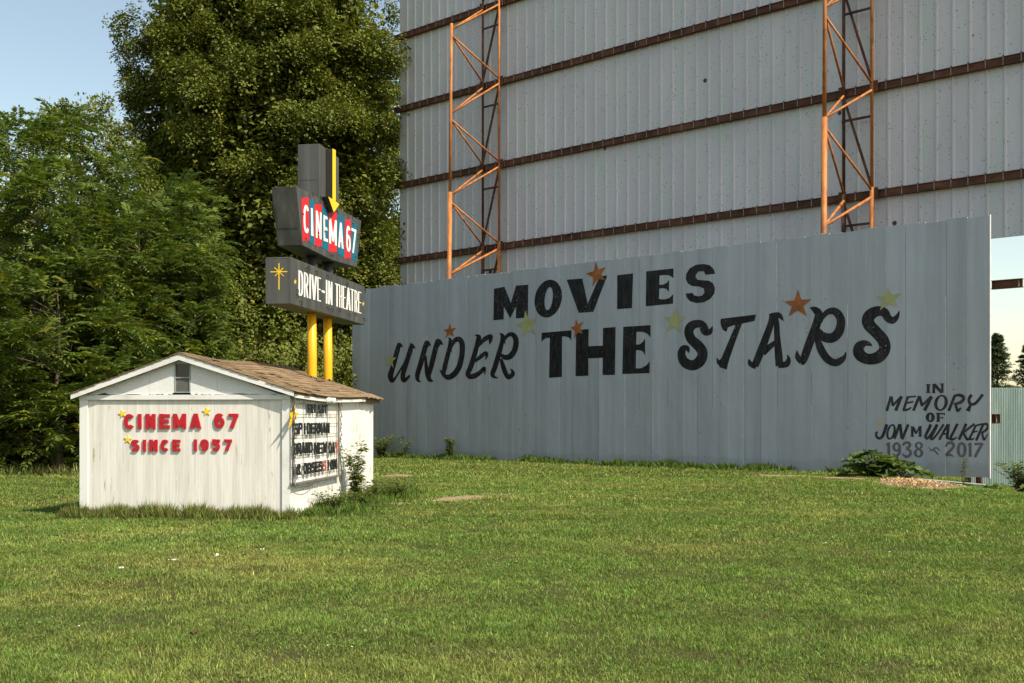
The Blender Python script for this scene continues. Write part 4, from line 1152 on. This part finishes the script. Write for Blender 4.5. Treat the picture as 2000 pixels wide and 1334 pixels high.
for ch, a_, b_ in (('D',668,752),('R',765,845),('I',862,893),('V',900,998),('E',1005,1072),('I',1158,1190),('N',1203,1278),('T',1325,1398),('H',1400,1457),('E',1465,1522),('A',1525,1606),('T',1602,1668),('R',1674,1730),('E',1738,1798)):
    def ty(x): return 297 + (x-668)*0.356
    def by(x): return 748 + (x-660)*0.296
    asp = max((b_-a_)/420, 0.08); quad_letter(ch, [(a_, ty(a_)), (b_, ty(b_)), (b_, by(b_)), (a_, by(a_))], Z4, 0.004, asp, 0.072 if ch == 'I' else min(0.072, 0.34*asp))
l = Letter(on_sign(0.004), 9.2, 510, 495); l.poly([(1085,655),(1140,675),(1140,715),(1085,695)]); l.build('sign_letter', M['sign_white'], sign)
for cx_, cy2, r_ in ((610, 508, 54), (1832, 905, 46)):
    l = Letter(on_sign(0.004), 9.2, 510, 495); l.star(tips5(cx_, cy2, r_, 0, 0.52)); l.build('sign_star', M['yellow2'], sign)
def on_end(px, py, k=0): return S(GF.at_y(px, py, 0.0) - Vector((0, 0.004+0.0007*k, 0)))
l = Letter(on_end, 9.2, 510, 495)
l.line(322, 178, 322, 652, 19).line(168, 332, 472, 326, 17).line(243, 255, 408, 408, 17, 12).line(400, 262, 250, 408, 17, 12)
l.build('starburst', M['yellow2'], sign)
# small hooks and bolt heads left on the faces
mb = MB()
for x, y in ((790, 265), (830, 240), (972, 325), (1172, 395), (1530, 540), (628, 655), (630, 740), (692, 865), (1172, 970), (1248, 1000), (1388, 1000), (1566, 1085), (1672, 1080), (1845, 650), (1832, 1170)):
    p_ = side_pt(Z4(x, y)); c = S(p_)
    mb.tube([(c.x, c.y, c.z), (c.x+0.045, c.y, c.z), (c.x+0.05, c.y, c.z-0.045), (c.x+0.03, c.y+0.01, c.z-0.06)], 0.010, 6)
for x, y in ((320, 848), (535, 745), (645, 730), (485, 975), (1138, 590), (1185, 1165), (1240, 780), (1228, 870), (745, 1135), (792, 1140), (265, 420), (655, 270), (868, 380)):
    c = S(side_pt(Z3(x, y))); mb.tube([(c.x, c.y, c.z), (c.x+0.03, c.y, c.z), (c.x+0.032, c.y, c.z-0.03)], 0.010, 6)
for x, y in ((455, 70), (590, 120), (1030, 390), (1142, 455)):
    c = S(side_pt(Z3(x, y))); mb.box(c.x-0.002, c.x+0.008, c.y-0.012, c.y+0.012, c.z-0.07, c.z+0.02)
mb.build('letter_hook', M['sign_dark'], sign)

# ------------------------------------------------------------------ green fence on the right
YF = 33.4
fen = empty('corrugated_fence', (13.85, YF, -0.5)); tag(fen, 'pale green corrugated steel fence beside the mural wall end', 'fence')
mb = MB(); n = 9*18; pitch = 0.052; seg = 8; vs = []; top = 3.05
for i in range(n*seg+1):
    x = i*pitch/seg; y = 0.016*math.sin(2*math.pi*i/seg) + (0.01 if (x % 0.62) < 0.02 else 0)
    vs.append((x, y))
k = len(vs); rj = random.Random(4); jit = [rj.uniform(-0.01, 0.01) for _ in range(40)]
mb.add([(x, y, -0.1) for x, y in vs] + [(x, y, top+jit[int(x/0.62)]) for x, y in vs], [(i, i+1, k+i+1, k+i) for i in range(k-1)])
mb.build('corrugated_sheet', M['green_steel'], fen, True)
mb = MB()
for z in (0.5, 1.6, 2.8): mb.box(0, n*pitch, 0.03, 0.08, z-0.05, z+0.05)
for x in (0.2, 2.6, 5.0, 7.4): mb.box(x-0.05, x+0.05, 0.081, 0.17, -0.2, 2.9)
mb.build('fence_rail', M['raw_wood'], fen)

# ------------------------------------------------------------------ foliage
def tints(n, r, warm=0.1, spread=0.3):
    b = r.uniform(1-spread, 1+spread, n); c = np.stack([b, b, b*r.uniform(0.7, 1.3, n)], 1)
    y = r.random(n) < warm; c[y] *= np.array([1.7, 1.25, 0.9]); return c
def trunk_mesh(H, r0, limbs, r, name, mat, parent, lean=0.0):
    mb = MB(); pts = [(lean*H*(k/8)**2, 0.1*math.sin(k*1.3), H*k/8 - 0.2) for k in range(9)]
    mb.tube(pts, [r0*(1-0.86*k/8)*(1.35 if k == 0 else 1) for k in range(9)], 10)
    for z, ph, L, up, r1 in limbs:
        k = min(int(z/H*8), 7); b = Vector(pts[k]).lerp(Vector(pts[k+1]), z/H*8-k)
        d = Vector((math.cos(ph), math.sin(ph), 0)); q = []
        for j in range(6):
            s = j/5; q.append(b + d*(L*s) + Vector((0, 0, up*s + 0.12*L*s*s)) + Vector((r.uniform(-.08, .08), r.uniform(-.08, .08), r.uniform(-.05, .05)))*L*0.25*s)
        mb.tube(q, [r1*(1-0.8*j/5) for j in range(6)], 6)
    return mb.build(name, mat, parent, True)

def broad_tree(name, loc, prof, n_cl, per, size, leaf, label, mat, seed, kind='maple', group=None, trunk_r=0.35, warm=0.1, cat='tree', squash=1.0, tuft=1.0, bough=None):
    """prof: (z, radius) crown profile. Leaf sprays sit on short shoots all over an uneven crown."""
    r = np.random.default_rng(seed); rr = random.Random(seed)
    o = empty(name, loc); tag(o, label, cat, group)
    zs = np.array([p[0] for p in prof]); rs = np.array([p[1] for p in prof])
    z = r.uniform(zs[0], zs[-1], n_cl*3); rad = np.interp(z, zs, rs)
    keep = r.random(n_cl*3) < (rad+0.3)/(rs.max()+0.3); z = z[keep][:n_cl]; rad = rad[keep][:n_cl]; n = len(z)
    ph = r.uniform(0, 2*np.pi, n)
    lump = 0.80 + 0.34*vnoise(ph*rs.max()/1.6 + 40, z/1.0 + 40, 1.5, seed+1) + 0.10*vnoise(ph*rs.max() + 40, z + 40, 0.8, seed+2)
    q = np.where(r.random(n) < 0.72, r.uniform(0.80, 1.0, n), r.uniform(0.25, 0.85, n))
    rad = rad*lump*q
    c = np.stack([rad*np.cos(ph), rad*np.sin(ph)*squash, z], 1)
    if bough:
        nb = bough[0]; g = bough[1]; pick = r.choice(n, nb, replace=False)
        bq = r.uniform(0.78, 1.0, nb)
        bc = np.stack([np.interp(z[pick], zs, rs)*lump[pick]*bq*np.cos(ph[pick]), np.interp(z[pick], zs, rs)*lump[pick]*bq*np.sin(ph[pick]), z[pick]], 1)
        bo_ = unit(np.stack([np.cos(ph[pick]), np.sin(ph[pick]), np.full(nb, 0.35)], 1))
        own = r.integers(0, nb, n); dv = unit(r.normal(0, 1, (n, 3)) + bo_[own]*0.9 + np.array([0, 0, 0.35]))
        br = g*r.uniform(0.6, 1.25, nb)
        cb = bc[own] + dv*(br[own]*r.uniform(0.55, 1.0, n))[:, None]*np.array([1, 1, 0.72])
        inner = r.random(n) < 0.30
        c = np.where(inner[:, None], c*np.array([0.80, 0.80, 1.0]), cb)
        fix = dv
    outd = unit(np.stack([np.cos(ph), np.sin(ph), np.full(n, 0.55)], 1) + r.normal(0, 0.35, (n, 3)))
    if bough: outd = unit(outd*0.6 + dv*0.7 + np.array([0, 0, 0.25]))
    V = []; T = []; C = []; base = 0
    if kind == 'maple':
        k = per; N = n*k
        cc = np.repeat(c, k, 0); od = np.repeat(outd, k, 0)
        al = r.uniform(-0.5, 0.9, N); lat = r.normal(0, 1, (N, 3)); lat -= od*np.sum(lat*od, 1, keepdims=True)
        taper = (1.05 - 0.75*np.clip(al, 0, 1))
        big = np.repeat(inner, k)*1.0 if bough else np.zeros(N)
        lat *= (1 + 1.1*big)[:, None]; al *= 1 + 0.8*big
        pos = cc + od*(al*size)[:, None] + lat*(0.34*size*tuft*taper)[:, None]
        d = unit(lat*0.7 + od*0.5 + np.array([0, 0, -0.45]) + r.normal(0, 0.35, (N, 3)))
        nr = unit(np.array([0, 0, 1.0]) + od*0.7 + r.normal(0, 0.35, (N, 3)))
        ln = leaf*r.uniform(0.65, 1.3, N)*(1 + 1.2*big)
        v, t_ = leaves(pos, d, nr, ln, ln*0.68, 0.2)
        tc = tints(N, r, warm, 0.25)*np.repeat(r.uniform(0.8, 1.2, n), k)[:, None]
        C.append(np.repeat(tc, 4, 0)); V.append(v); T.append(t_)
    elif kind == 'frond':
        # compound leaves: arching stalks with paired leaflets
        k = per; N = n*k; m = 9
        cc = np.repeat(c, k, 0); od = np.repeat(outd, k, 0)
        az = r.normal(0, 0.9, N); d = unit(od + r.normal(0, 0.55, (N, 3))*np.array([1, 1, 0.6]))
        st = cc + r.normal(0, 0.16*size, (N, 3)); L = size*r.uniform(0.6, 1.15, N)
        side = unit(np.cross(d, np.array([0, 0, 1.0]))); up = np.cross(side, d)
        tc = tints(N, r, warm, 0.28)*np.repeat(r.uniform(0.78, 1.25, n), k)[:, None]
        for j in range(m):
            s = (j+1.5)/(m+1)
            p = st + d*(L*s)[:, None] + np.array([0, 0, -1.0])*(L*0.42*s*s)[:, None]
            dl = unit(d - np.array([0, 0, 0.84*s]))
            for sg in (1, -1) if j < m-1 else (0,):
                ld = unit(side*sg*1.0 + dl*(0.55 if sg else 1.0) + np.array([0, 0, -0.15]) + r.normal(0, 0.12, (N, 3)))
                nr = unit(up + r.normal(0, 0.22, (N, 3)))
                ln = L*leaf*(1.0 - 0.5*abs(s-0.5))*r.uniform(0.85, 1.1, N)
                v, t_ = leaves(p, ld, nr, ln, ln*0.34, 0.15)
                V.append(v); T.append(t_ + base); base += len(v); C.append(np.repeat(tc, 4, 0))
    v = np.concatenate(V); tt = np.concatenate(T); cc_ = np.concatenate(C)
    np_mesh('crown', v, tt, M[mat], o, cc_)
    Hc = zs[-1]*0.9
    limbs = [(rr.uniform(max(zs[0]*0.7, 0.8), Hc*0.92), rr.uniform(0, 6.28), 0, 0, 0) for _ in range(34)]
    limbs = [(z_, p_, float(np.interp(z_, zs, rs))*rr.uniform(0.6, 0.9)+0.2, rr.uniform(0.3, 1.2), trunk_r*0.32*(1-0.6*z_/Hc)) for z_, p_, *_ in limbs]
    trunk_mesh(Hc, trunk_r, limbs, rr, 'trunk', M['bark'], o)
    return o

def conifer(loc, H, Rb, label, mat, seed, name='conifer_tree', z0=0.3, dens=1.0, up=0.25, group=None):
    r = np.random.default_rng(seed); rr = random.Random(seed)
    o = empty(name, loc); tag(o, label, 'tree', group)
    nb = int(H*26*dens); z = z0 + (H-z0)*r.random(nb)**0.85
    L = Rb*(1-z/H)**0.8*r.uniform(0.6, 1.15, nb) + 0.12; ph = r.uniform(0, 2*np.pi, nb)
    k = 60; N = nb*k; s = r.random(N)**0.7
    zz = np.repeat(z, k); LL = np.repeat(L, k); pp = np.repeat(ph, k)
    d = np.stack([np.cos(pp), np.sin(pp), np.full(N, up)], 1)
    side = np.stack([-np.sin(pp), np.cos(pp), np.zeros(N)], 1)
    lat = r.uniform(-1, 1, N)*0.34*LL*(1-s*0.8)
    pos = np.stack([np.zeros(N), np.zeros(N), zz], 1) + d*(LL*s)[:, None] + side*lat[:, None] + np.array([0, 0, -1.0])*(0.20*LL*s*s + np.abs(lat)*0.3)[:, None] + r.normal(0, 0.035, (N, 3))
    dd = unit(d*0.8 + side*np.sign(lat)[:, None]*0.7 + r.normal(0, 0.35, (N, 3)))
    ln = r.uniform(0.10, 0.24, N)
    v, t_ = leaves(pos, dd, unit(np.array([0, 0, 1.0]) + r.normal(0, 0.5, (N, 3))), ln, ln*0.36, 0.1)
    np_mesh('crown', v, t_, M[mat], o, np.repeat(tints(N, r, 0.05, 0.3), 4, 0))
    trunk_mesh(H*0.97, 0.05+H*0.014, [(float(z[i]), float(ph[i]), float(L[i])*0.8, up*float(L[i]), 0.018) for i in range(0, nb, 3)], rr, 'trunk', M['bark'], o)
    return o

# the big maple behind the sign
broad_tree('maple_tree', (-12.9, 58.5, 0), [(3.0, 5.0), (6, 6.3), (10, 6.7), (15, 6.8), (19, 6.7), (23, 5.6), (27, 3.8), (30, 1.2)], 9200, 44, 0.66, 0.165,
           'giant dark maple tree towering behind the charcoal sign', 'maple_leaf', 21, trunk_r=0.55, warm=0.06, bough=(380, 1.15))
# wood edge on the left
GW = 'trees along the left wood edge'
broad_tree('walnut_tree', (-15.3, 35.5, 0), [(2.0, 2.2), (4.5, 3.0), (7.5, 3.0), (9.4, 2.1), (11.0, 0.6)], 430, 7, 1.0, 0.25, 'tallest feathery walnut tree at the left picture edge', 'walnut_leaf', 31, 'frond', GW, 0.2, 0.05, bough=(46, 0.85))
broad_tree('walnut_tree', (-12.4, 36.5, 0), [(2.5, 1.5), (5, 2.2), (7.6, 2.2), (9.0, 1.5), (10.0, 0.5)], 350, 7, 0.95, 0.25, 'bright green feathery walnut tree between the maple and the left edge', 'walnut_leaf', 32, 'frond', GW, 0.16, 0.04, bough=(36, 0.8))
broad_tree('walnut_tree', (-13.6, 33.0, 0), [(0.5, 1.8), (2.5, 2.3), (5, 2.2), (6.3, 0.8)], 270, 7, 0.95, 0.25, 'low yellowing walnut tree beside the left corner of the shed', 'walnut_leaf', 33, 'frond', GW, 0.12, 0.16, bough=(30, 0.75))
broad_tree('walnut_tree', (-11.2, 34.8, 0), [(0.6, 1.6), (3, 2.0), (5.5, 1.7), (6.6, 0.6)], 240, 7, 0.95, 0.25, 'drooping walnut tree whose fronds hang over the shed roof left slope', 'walnut_leaf', 34, 'frond', GW, 0.12, 0.12, bough=(26, 0.7))
broad_tree('walnut_tree', (-16.6, 32.4, 0), [(0.4, 1.6), (2.6, 2.2), (5, 2.0), (6.4, 0.7)], 220, 7, 0.95, 0.25, 'shrubby walnut tree cut by the left picture edge', 'walnut_leaf', 35, 'frond', GW, 0.12, 0.12, bough=(26, 0.7))
broad_tree('locust_tree', (-19.2, 49.0, 0), [(6, 2.2), (10, 3.0), (13, 2.8), (15.6, 0.9)], 700, 40, 0.7, 0.16, 'dark fine leaved tree peeking above the walnuts against the sky', 'maple_leaf', 36, 'maple', GW, 0.2, 0.0)
conifer((-11.4, 38.0, 0), 8.0, 2.1, 'dark feathery cedar tree between the walnuts and the maple', 'cedar_leaf', 41, 'cedar_tree', 0.3, 1.6, 0.5)
# undergrowth and trees behind, closing the wood
GB = 'trees closing the wood behind'
for i, (x, y, h, w, lb) in enumerate(((-22.5, 44, 11, 4.0, 'leafy tree in the shade behind the leftmost walnut'), (-17.0, 46, 8.5, 3.6, 'leafy tree in the shade behind the walnut row'),
        (-9.5, 62, 11.0, 3.6, 'leafy tree behind the maple beside the screen edge'), (-7.2, 66, 13.0, 3.2, 'pale green tree seen between the sign and the screen'),
        (-20.5, 70, 13, 5.0, 'leafy tree far behind the maple on its left side'))):
    broad_tree('leafy_tree', (x, y, 0), [(0.5, w*0.7), (h*0.35, w), (h*0.7, w*0.85), (h, 0.5)], 700, 34, 0.8, 0.22, lb, 'maple_leaf', 50+i, 'maple', GB, 0.2, 0.02, bough=(40, 1.2))
GS = 'shrubs under the wood edge'
for i, (x, y, h, w, lb) in enumerate(((-17.8, 34.6, 2.6, 2.0, 'dark shrub under the leftmost walnut'), (-14.6, 36.0, 3.0, 2.2, 'dark shrub under the tallest walnut'), (-11.6, 36.4, 3.2, 2.0, 'dark shrub behind the left shed corner'),
        (-9.6, 46, 5.4, 2.6, 'dark shrub under the maple behind the shed roof'), (-12.8, 48, 5.2, 2.8, 'dark shrub under the maple left of the shed ridge'), (-7.6, 49.6, 5.0, 1.4, 'dark shrub behind the left end of the mural wall'), (-20.5, 37, 3.2, 2.4, 'dark shrub outside the left picture edge'))):
    broad_tree('shrub', (x, y, 0), [(0.05, w*0.8), (h*0.4, w), (h*0.8, w*0.8), (h, 0.3)], 330, 30, 0.6, 0.17, lb, 'maple_leaf', 70+i, 'maple', GS, 0.08, 0.03, 'shrub')
# conifers beyond the fence
conifer((32.2, 73, -0.4), 7.6, 2.3, 'spruce tree beside the mural wall end beyond the fence', 'conifer_leaf', 91, 'spruce_tree', 0.3, 1.8, 0.22, 'spruces beyond the green fence')
conifer((35.3, 75, -0.4), 7.4, 2.2, 'spruce tree at the right picture edge beyond the fence', 'conifer_leaf', 92, 'spruce_tree', 0.3, 1.8, 0.22, 'spruces beyond the green fence')
conifer((38.8, 77, -0.4), 7.2, 2.2, 'spruce tree just outside the right picture edge', 'conifer_leaf', 93, 'spruce_tree', 0.3, 1.0, 0.12, 'spruces beyond the green fence')

# ------------------------------------------------------------------ small plants
def plant(name, p, H, W, n, leaf, label, mat, seed, cat='weed', group=None, aspect=0.45, droop=0.3, stems=6, spike=False):
    r = np.random.default_rng(seed); rr = random.Random(seed)
    o = empty(name, p); tag(o, label, cat, group)
    sm = MB(); P = []; Dd = []
    per = max(n//stems, 3)
    for k in range(stems):
        a = 2*math.pi*k/stems + rr.uniform(-.5, .5); lean = W*rr.uniform(0.2, 1.0)*(0.25 if spike else 1); h = H*rr.uniform(0.6, 1.0) if stems > 1 else H
        q = [Vector((math.cos(a)*lean*s**1.5, math.sin(a)*lean*s**1.5, h*s)) for s in (0, .25, .5, .75, 1)]
        sm.tube(q, [0.008, 0.007, 0.006, 0.004, 0.002], 5)
        s = r.uniform(0.12, 1.0, per); ph = r.uniform(0, 6.28, per)
        P.append(np.stack([math.cos(a)*lean*s**1.5, math.sin(a)*lean*s**1.5, h*s], 1)); Dd.append(np.stack([np.cos(ph), np.sin(ph), r.uniform(-droop, 0.5, per)], 1))
    sm.build('stem', M['weed_leaf'] if False else M['bark'], o)
    P = np.concatenate(P); Dd = unit(np.concatenate(Dd)); N = len(P); ln = leaf*r.uniform(0.5, 1.25, N)
    P = P + Dd*0.02
    v, t_ = leaves(P, Dd, unit(np.array([0, 0, 1.0]) + r.normal(0, 0.3, (N, 3))), ln, ln*aspect, 0.18)
    np_mesh('foliage', v, t_, M[mat], o, np.repeat(tints(N, r, 0.06, 0.3), 4, 0)); return o
def gpt(x, y): return (x, y, float(terrain(x, y)))
def shp(lx, ly): 
    w = HF.world((lx, ly, 0)); return gpt(w.x, w.y)
plant('climbing_weed', shp(0.30, 3.05), 1.18, 0.27, 720, 0.115, 'tall leafy weed growing against the shed side by the marquee', 'weed_leaf', 101, stems=14)
plant('weed_clump', shp(0.35, 1.15), 0.42, 0.45, 420, 0.08, 'low weed clump at the shed front right corner', 'weed_leaf', 102, stems=16, group='weed clumps along the shed side')
plant('weed_clump', shp(0.55, 2.3), 0.38, 0.5, 360, 0.08, 'low weed clump below the marquee', 'weed_leaf', 103, stems=16, group='weed clumps along the shed side')
plant('weed_clump', shp(0.5, 3.6), 0.50, 0.55, 500, 0.08, 'dense weed clump beside the climbing weed', 'weed_leaf', 104, stems=18, group='weed clumps along the shed side')
plant('weed_clump', shp(0.75, 4.6), 0.42, 0.65, 520, 0.08, 'wide weed clump at the shed far corner', 'weed_leaf', 105, stems=18, group='weed clumps along the shed side')
g1 = ground_px(880, 900); g1 = Vector((g1.x-0.35, g1.y-1.2, 0))
w1 = WF.at_y(878, 885, -0.45); ww = WF.world((w1.x, -0.45, 0))
plant('goldenrod', gpt(ww.x, ww.y), 1.25, 0.45, 420, 0.19, 'bright green leafy weed standing alone against the mural wall', 'weed_leaf', 106, stems=3, spike=True, aspect=0.3)
w1 = WF.at_y(752, 885, -0.6); ww = WF.world((w1.x, -0.8, 0))
plant('weed_clump', gpt(ww.x, ww.y), 1.0, 0.9, 700, 0.16, 'weed clump at the left foot of the mural wall behind the shed', 'weed_leaf', 107, stems=22)
w1 = WF.at_y(783, 885, -0.6); ww = WF.world((w1.x, -0.4, 0))
plant('weed_clump', gpt(ww.x, ww.y), 0.95, 0.5, 180, 0.13, 'thin pale weed beside the left foot clump of the mural wall', 'weed_leaf', 108, stems=7)
w1 = WF.at_y(1883, 930, -0.35); ww = WF.world((w1.x, -0.35, 0)); pz = gpt(ww.x, ww.y)
plant('mullein', pz, 0.98, 0.06, 130, 0.10, 'slim green spike of a weed before the painted year 2017', 'weed_leaf', 109, stems=2, spike=True)
# burdock: broad leaves in a rosette
def burdock(p, label, seed, n=26, L=0.52, cat='burdock', H=0.42):
    rr = random.Random(seed); o = empty('burdock', p); tag(o, label, cat)
    mb = MB(); st = MB()
    for i in range(n):
        a = rr.uniform(0, 6.28); rad = rr.uniform(0.05, 0.75); h = rr.uniform(0.12, H)*(1.15-rad*0.6); l = L*rr.uniform(0.6, 1.15); w = l*0.62
        base = Vector((math.cos(a)*rad*0.9, math.sin(a)*rad*0.55, h)); d = Vector((math.cos(a), math.sin(a), rr.uniform(-0.1, 0.45))).normalized(); sd = d.cross(Vector((0, 0, 1))).normalized()
        vs = []; m = 7
        for k in range(m):
            s = k/(m-1); ww_ = w*0.5*math.sin(math.pi*min(0.12+s*0.88, 1))**0.7; c = base + d*(l*s) - Vector((0, 0, 0.30*l*s*s)); wob = 0.03*math.sin(k*2.3+i)
            vs += [c - sd*ww_ + Vector((0, 0, 0.05+wob)), c + Vector((0, 0, -0.01)), c + sd*ww_ + Vector((0, 0, 0.05-wob))]
        mb.add(vs, [(3*k+j, 3*k+j+1, 3*k+j+4, 3*k+j+3) for k in range(m-1) for j in (0, 1)])
        st.tube([(0, 0, 0), tuple(base*0.6), tuple(base)], 0.012, 5)
    lf = mb.build('foliage', M['burdock_leaf'], o, True)
    at = lf.data.attributes.new('tint', 'FLOAT_COLOR', 'POINT'); q = np.ones((len(lf.data.vertices), 4), np.float32)
    q[:, :3] = np.repeat(np.random.default_rng(seed).uniform(0.7, 1.25, n), 21)[:, None]; at.data.foreach_set('color', q.ravel())
    st.build('stem', M['weed_leaf'] if False else M['bark'], o); return o
b1 = at_depth(1705, 930, 30.2); burdock(gpt(b1.x, b1.y), 'broad leaved burdock patch below the memorial lettering', 5, 54, 0.62, H=0.62)
b1 = at_depth(1765, 935, 30.0); burdock(gpt(b1.x, b1.y), 'smaller burdock between the large patch and the wood chips', 6, 20, 0.5)
b1 = at_depth(1955, 960, 28.2); burdock(gpt(b1.x, b1.y), 'burdock with yellowing leaves before the green fence', 8, 9, 0.5, H=0.22)
b1 = at_depth(1995, 950, 29.0)
plant('leafy_bush', gpt(b1.x, b1.y), 0.95, 0.75, 900, 0.14, 'leafy bush before the green fence at the right picture edge', 'weed_leaf', 111, 'bush', stems=26)
b1 = at_depth(2055, 950, 28.6)
plant('leafy_bush', gpt(b1.x, b1.y), 1.0, 0.8, 800, 0.14, 'leafy bush just outside the right picture edge', 'weed_leaf', 112, 'bush', stems=24)

def scatter_blades(name, pts, hmin, hmax, w, label, cat, mat, tint_fn, lean=0.35, seed=1, ns=0.35):
    r = np.random.default_rng(seed); n = len(pts); x, y = pts[:, 0], pts[:, 1]; z = terrain(x, y)
    h = r.uniform(hmin, hmax, n)*(0.45+1.0*vnoise(x+60, y+60, ns, seed)); a = r.uniform(0, 6.28, n)
    d = unit(np.stack([np.cos(a)*lean*r.random(n), np.sin(a)*lean*r.random(n), np.ones(n)], 1)); s = r.uniform(0, 6.28, n)
    v, t_ = leaves(np.stack([x, y, z], 1), d, np.stack([np.cos(s), np.sin(s), np.zeros(n)], 1), h, np.full(n, w)*r.uniform(0.7, 1.5, n), 0.2)
    o = np_mesh(name, v, t_, M[mat], tint=np.repeat(tint_fn(n, r), 4, 0)); tag(o, label, cat, kind='stuff'); return o
# unmown strip along the shed's front
n = 9000
lx = rng.uniform(-FW-0.22, 0.12, n); ly = -0.02 - np.abs(rng.normal(0, 0.15, n))
P = np.array([[H0.x + a_*0.9943 + b_*0.1064, H0.y - a_*0.1064 + b_*0.9943] for a_, b_ in zip(lx, ly)])
def strip_t(n, r):
    g = np.stack([r.uniform(0.7, 1.1, n), r.uniform(0.75, 1.1, n), r.uniform(0.9, 1.4, n)], 1); b = r.random(n) < 0.3; g[b] = np.array([1.15, 0.82, 1.2])*r.uniform(0.4, 0.9, (b.sum(), 1)); return g*np.exp(r.normal(0.05, 0.4, n))[:, None]
scatter_blades('unmown_grass', P, 0.07, 0.27, 0.011, 'strip of tall brownish grass along the shed front', 'grass', 'grass', strip_t, 0.9, 3, 0.18)
# weeds along the foot of the mural wall and shed side
uu = rng.uniform(2.6, WL-3.2, 15000); dd = -0.06 - np.abs(rng.normal(0, 0.28, 15000))
kp = vnoise(uu, dd*0+3, 1.1, 44) > 0.25; uu = uu[kp]; dd = dd[kp]
P = np.stack([wall_o.x + uu*math.cos(WA) - dd*math.sin(WA), wall_o.y + uu*math.sin(WA) + dd*math.cos(WA)], 1)
def weed_t(n, r): return np.stack([r.uniform(0.65, 1.05, n), r.uniform(0.8, 1.2, n), r.uniform(0.7, 1.2, n)], 1)
scatter_blades('wall_weeds', P, 0.07, 0.27, 0.055, 'low broad weeds along the foot of the mural wall', 'weeds', 'weed_leaf', weed_t, 1.3, 6)
n = 4200; lx = 0.05 + np.abs(rng.normal(0, 0.42, n)); ly = rng.uniform(0.2, FD+0.8, n)
P = np.stack([H0.x + lx*0.9943 + ly*0.1064, H0.y - lx*0.1064 + ly*0.9943], 1)
scatter_blades('side_weeds', P, 0.06, 0.24, 0.026, 'rough green weeds along the shed side', 'weeds', 'weed_leaf', weed_t, 0.9, 8)
# shaded rough grass below the wood
n = 9000; P = np.stack([rng.uniform(-22, -8, n), rng.uniform(30.4, 36, n)], 1)
scatter_blades('wood_edge_grass', P, 0.1, 0.35, 0.02, 'rough dark grass under the wood edge', 'grass', 'grass', strip_t, 0.7, 9)
# wood chips
n = 2600; a_ = rng.uniform(0, 6.28, n); q = np.sqrt(rng.random(n))*(1+0.2*rng.normal(0, 1, n)); ex = q*2.0*np.cos(a_); ey = q*0.8*np.sin(a_); x = 9.95 + ex*math.cos(1.35) - ey*math.sin(1.35); y = 27.0 + ex*math.sin(1.35) + ey*math.cos(1.35)
d = unit(np.stack([rng.normal(0, 1, n), rng.normal(0, 1, n), rng.normal(0, 0.25, n)], 1)); ln = rng.uniform(0.03, 0.09, n)
v, t_ = leaves(np.stack([x, y, terrain(x, y)+0.035+rng.uniform(0, 0.05, n)*(1-np.clip(q, 0, 1))], 1), d, np.tile(np.array([0.1, 0, 1.0]), (n, 1)), ln, ln*0.5, 0.2)
o = np_mesh('wood_chips', v, t_, M['chip_wood'], tint=np.repeat(np.repeat(rng.uniform(0.6, 1.25, n)[:, None], 3, 1), 4, 0)); tag(o, 'pale wood chips spilled before the memorial lettering', 'wood chips', kind='stuff')

# ------------------------------------------------------------------ litter on the lawn
def litter(name, px, py, w, l, h, mat, label, rot, cat='litter'):
    p = ground_px(px, py); mb = MB(); r = random.Random(px)
    n = 5; vs = []
    for i in range(n+1):
        for j in range(3):
            vs.append((l*(i/n-0.5), w*(j/2-0.5)*r.uniform(0.7, 1.1), h*(0.3+0.7*math.sin(i*1.9+j*1.3+px))))
    top = [(a_, b_, c_+0.004) for a_, b_, c_ in vs]; k = len(vs)
    fs = [(3*i+j, 3*i+j+1, 3*i+j+4, 3*i+j+3) for i in range(n) for j in (0, 1)]
    mb.add(vs, fs); mb.add(top, fs)
    o = mb.build(name, M[mat]); o.location = (p.x, p.y, float(terrain(p.x, p.y))+0.045); o.rotation_euler = (0, 0, rot); tag(o, label, cat, None); return o
litter('paper_scrap', 339, 1102, 0.035, 0.11, 0.006, 'paper', 'long white paper strip lying on the lawn before the shed', 0.1)
litter('paper_scrap', 237, 1120, 0.035, 0.045, 0.012, 'paper', 'small crumpled white paper scrap nearest the left picture edge', 0.7)
litter('paper_scrap', 424, 1093, 0.012, 0.04, 0.02, 'paper', 'thin upright white scrap right of the long paper strip', 1.2)
litter('paper_scrap', 512, 1082, 0.02, 0.05, 0.006, 'paper', 'farthest white scrap on the lawn below the shed corner', 0.3)
litter('dead_leaf', 376, 1253, 0.04, 0.06, 0.02, 'dead_leaf', 'curled brown dead leaf on the foreground grass', 0.5, 'leaf')
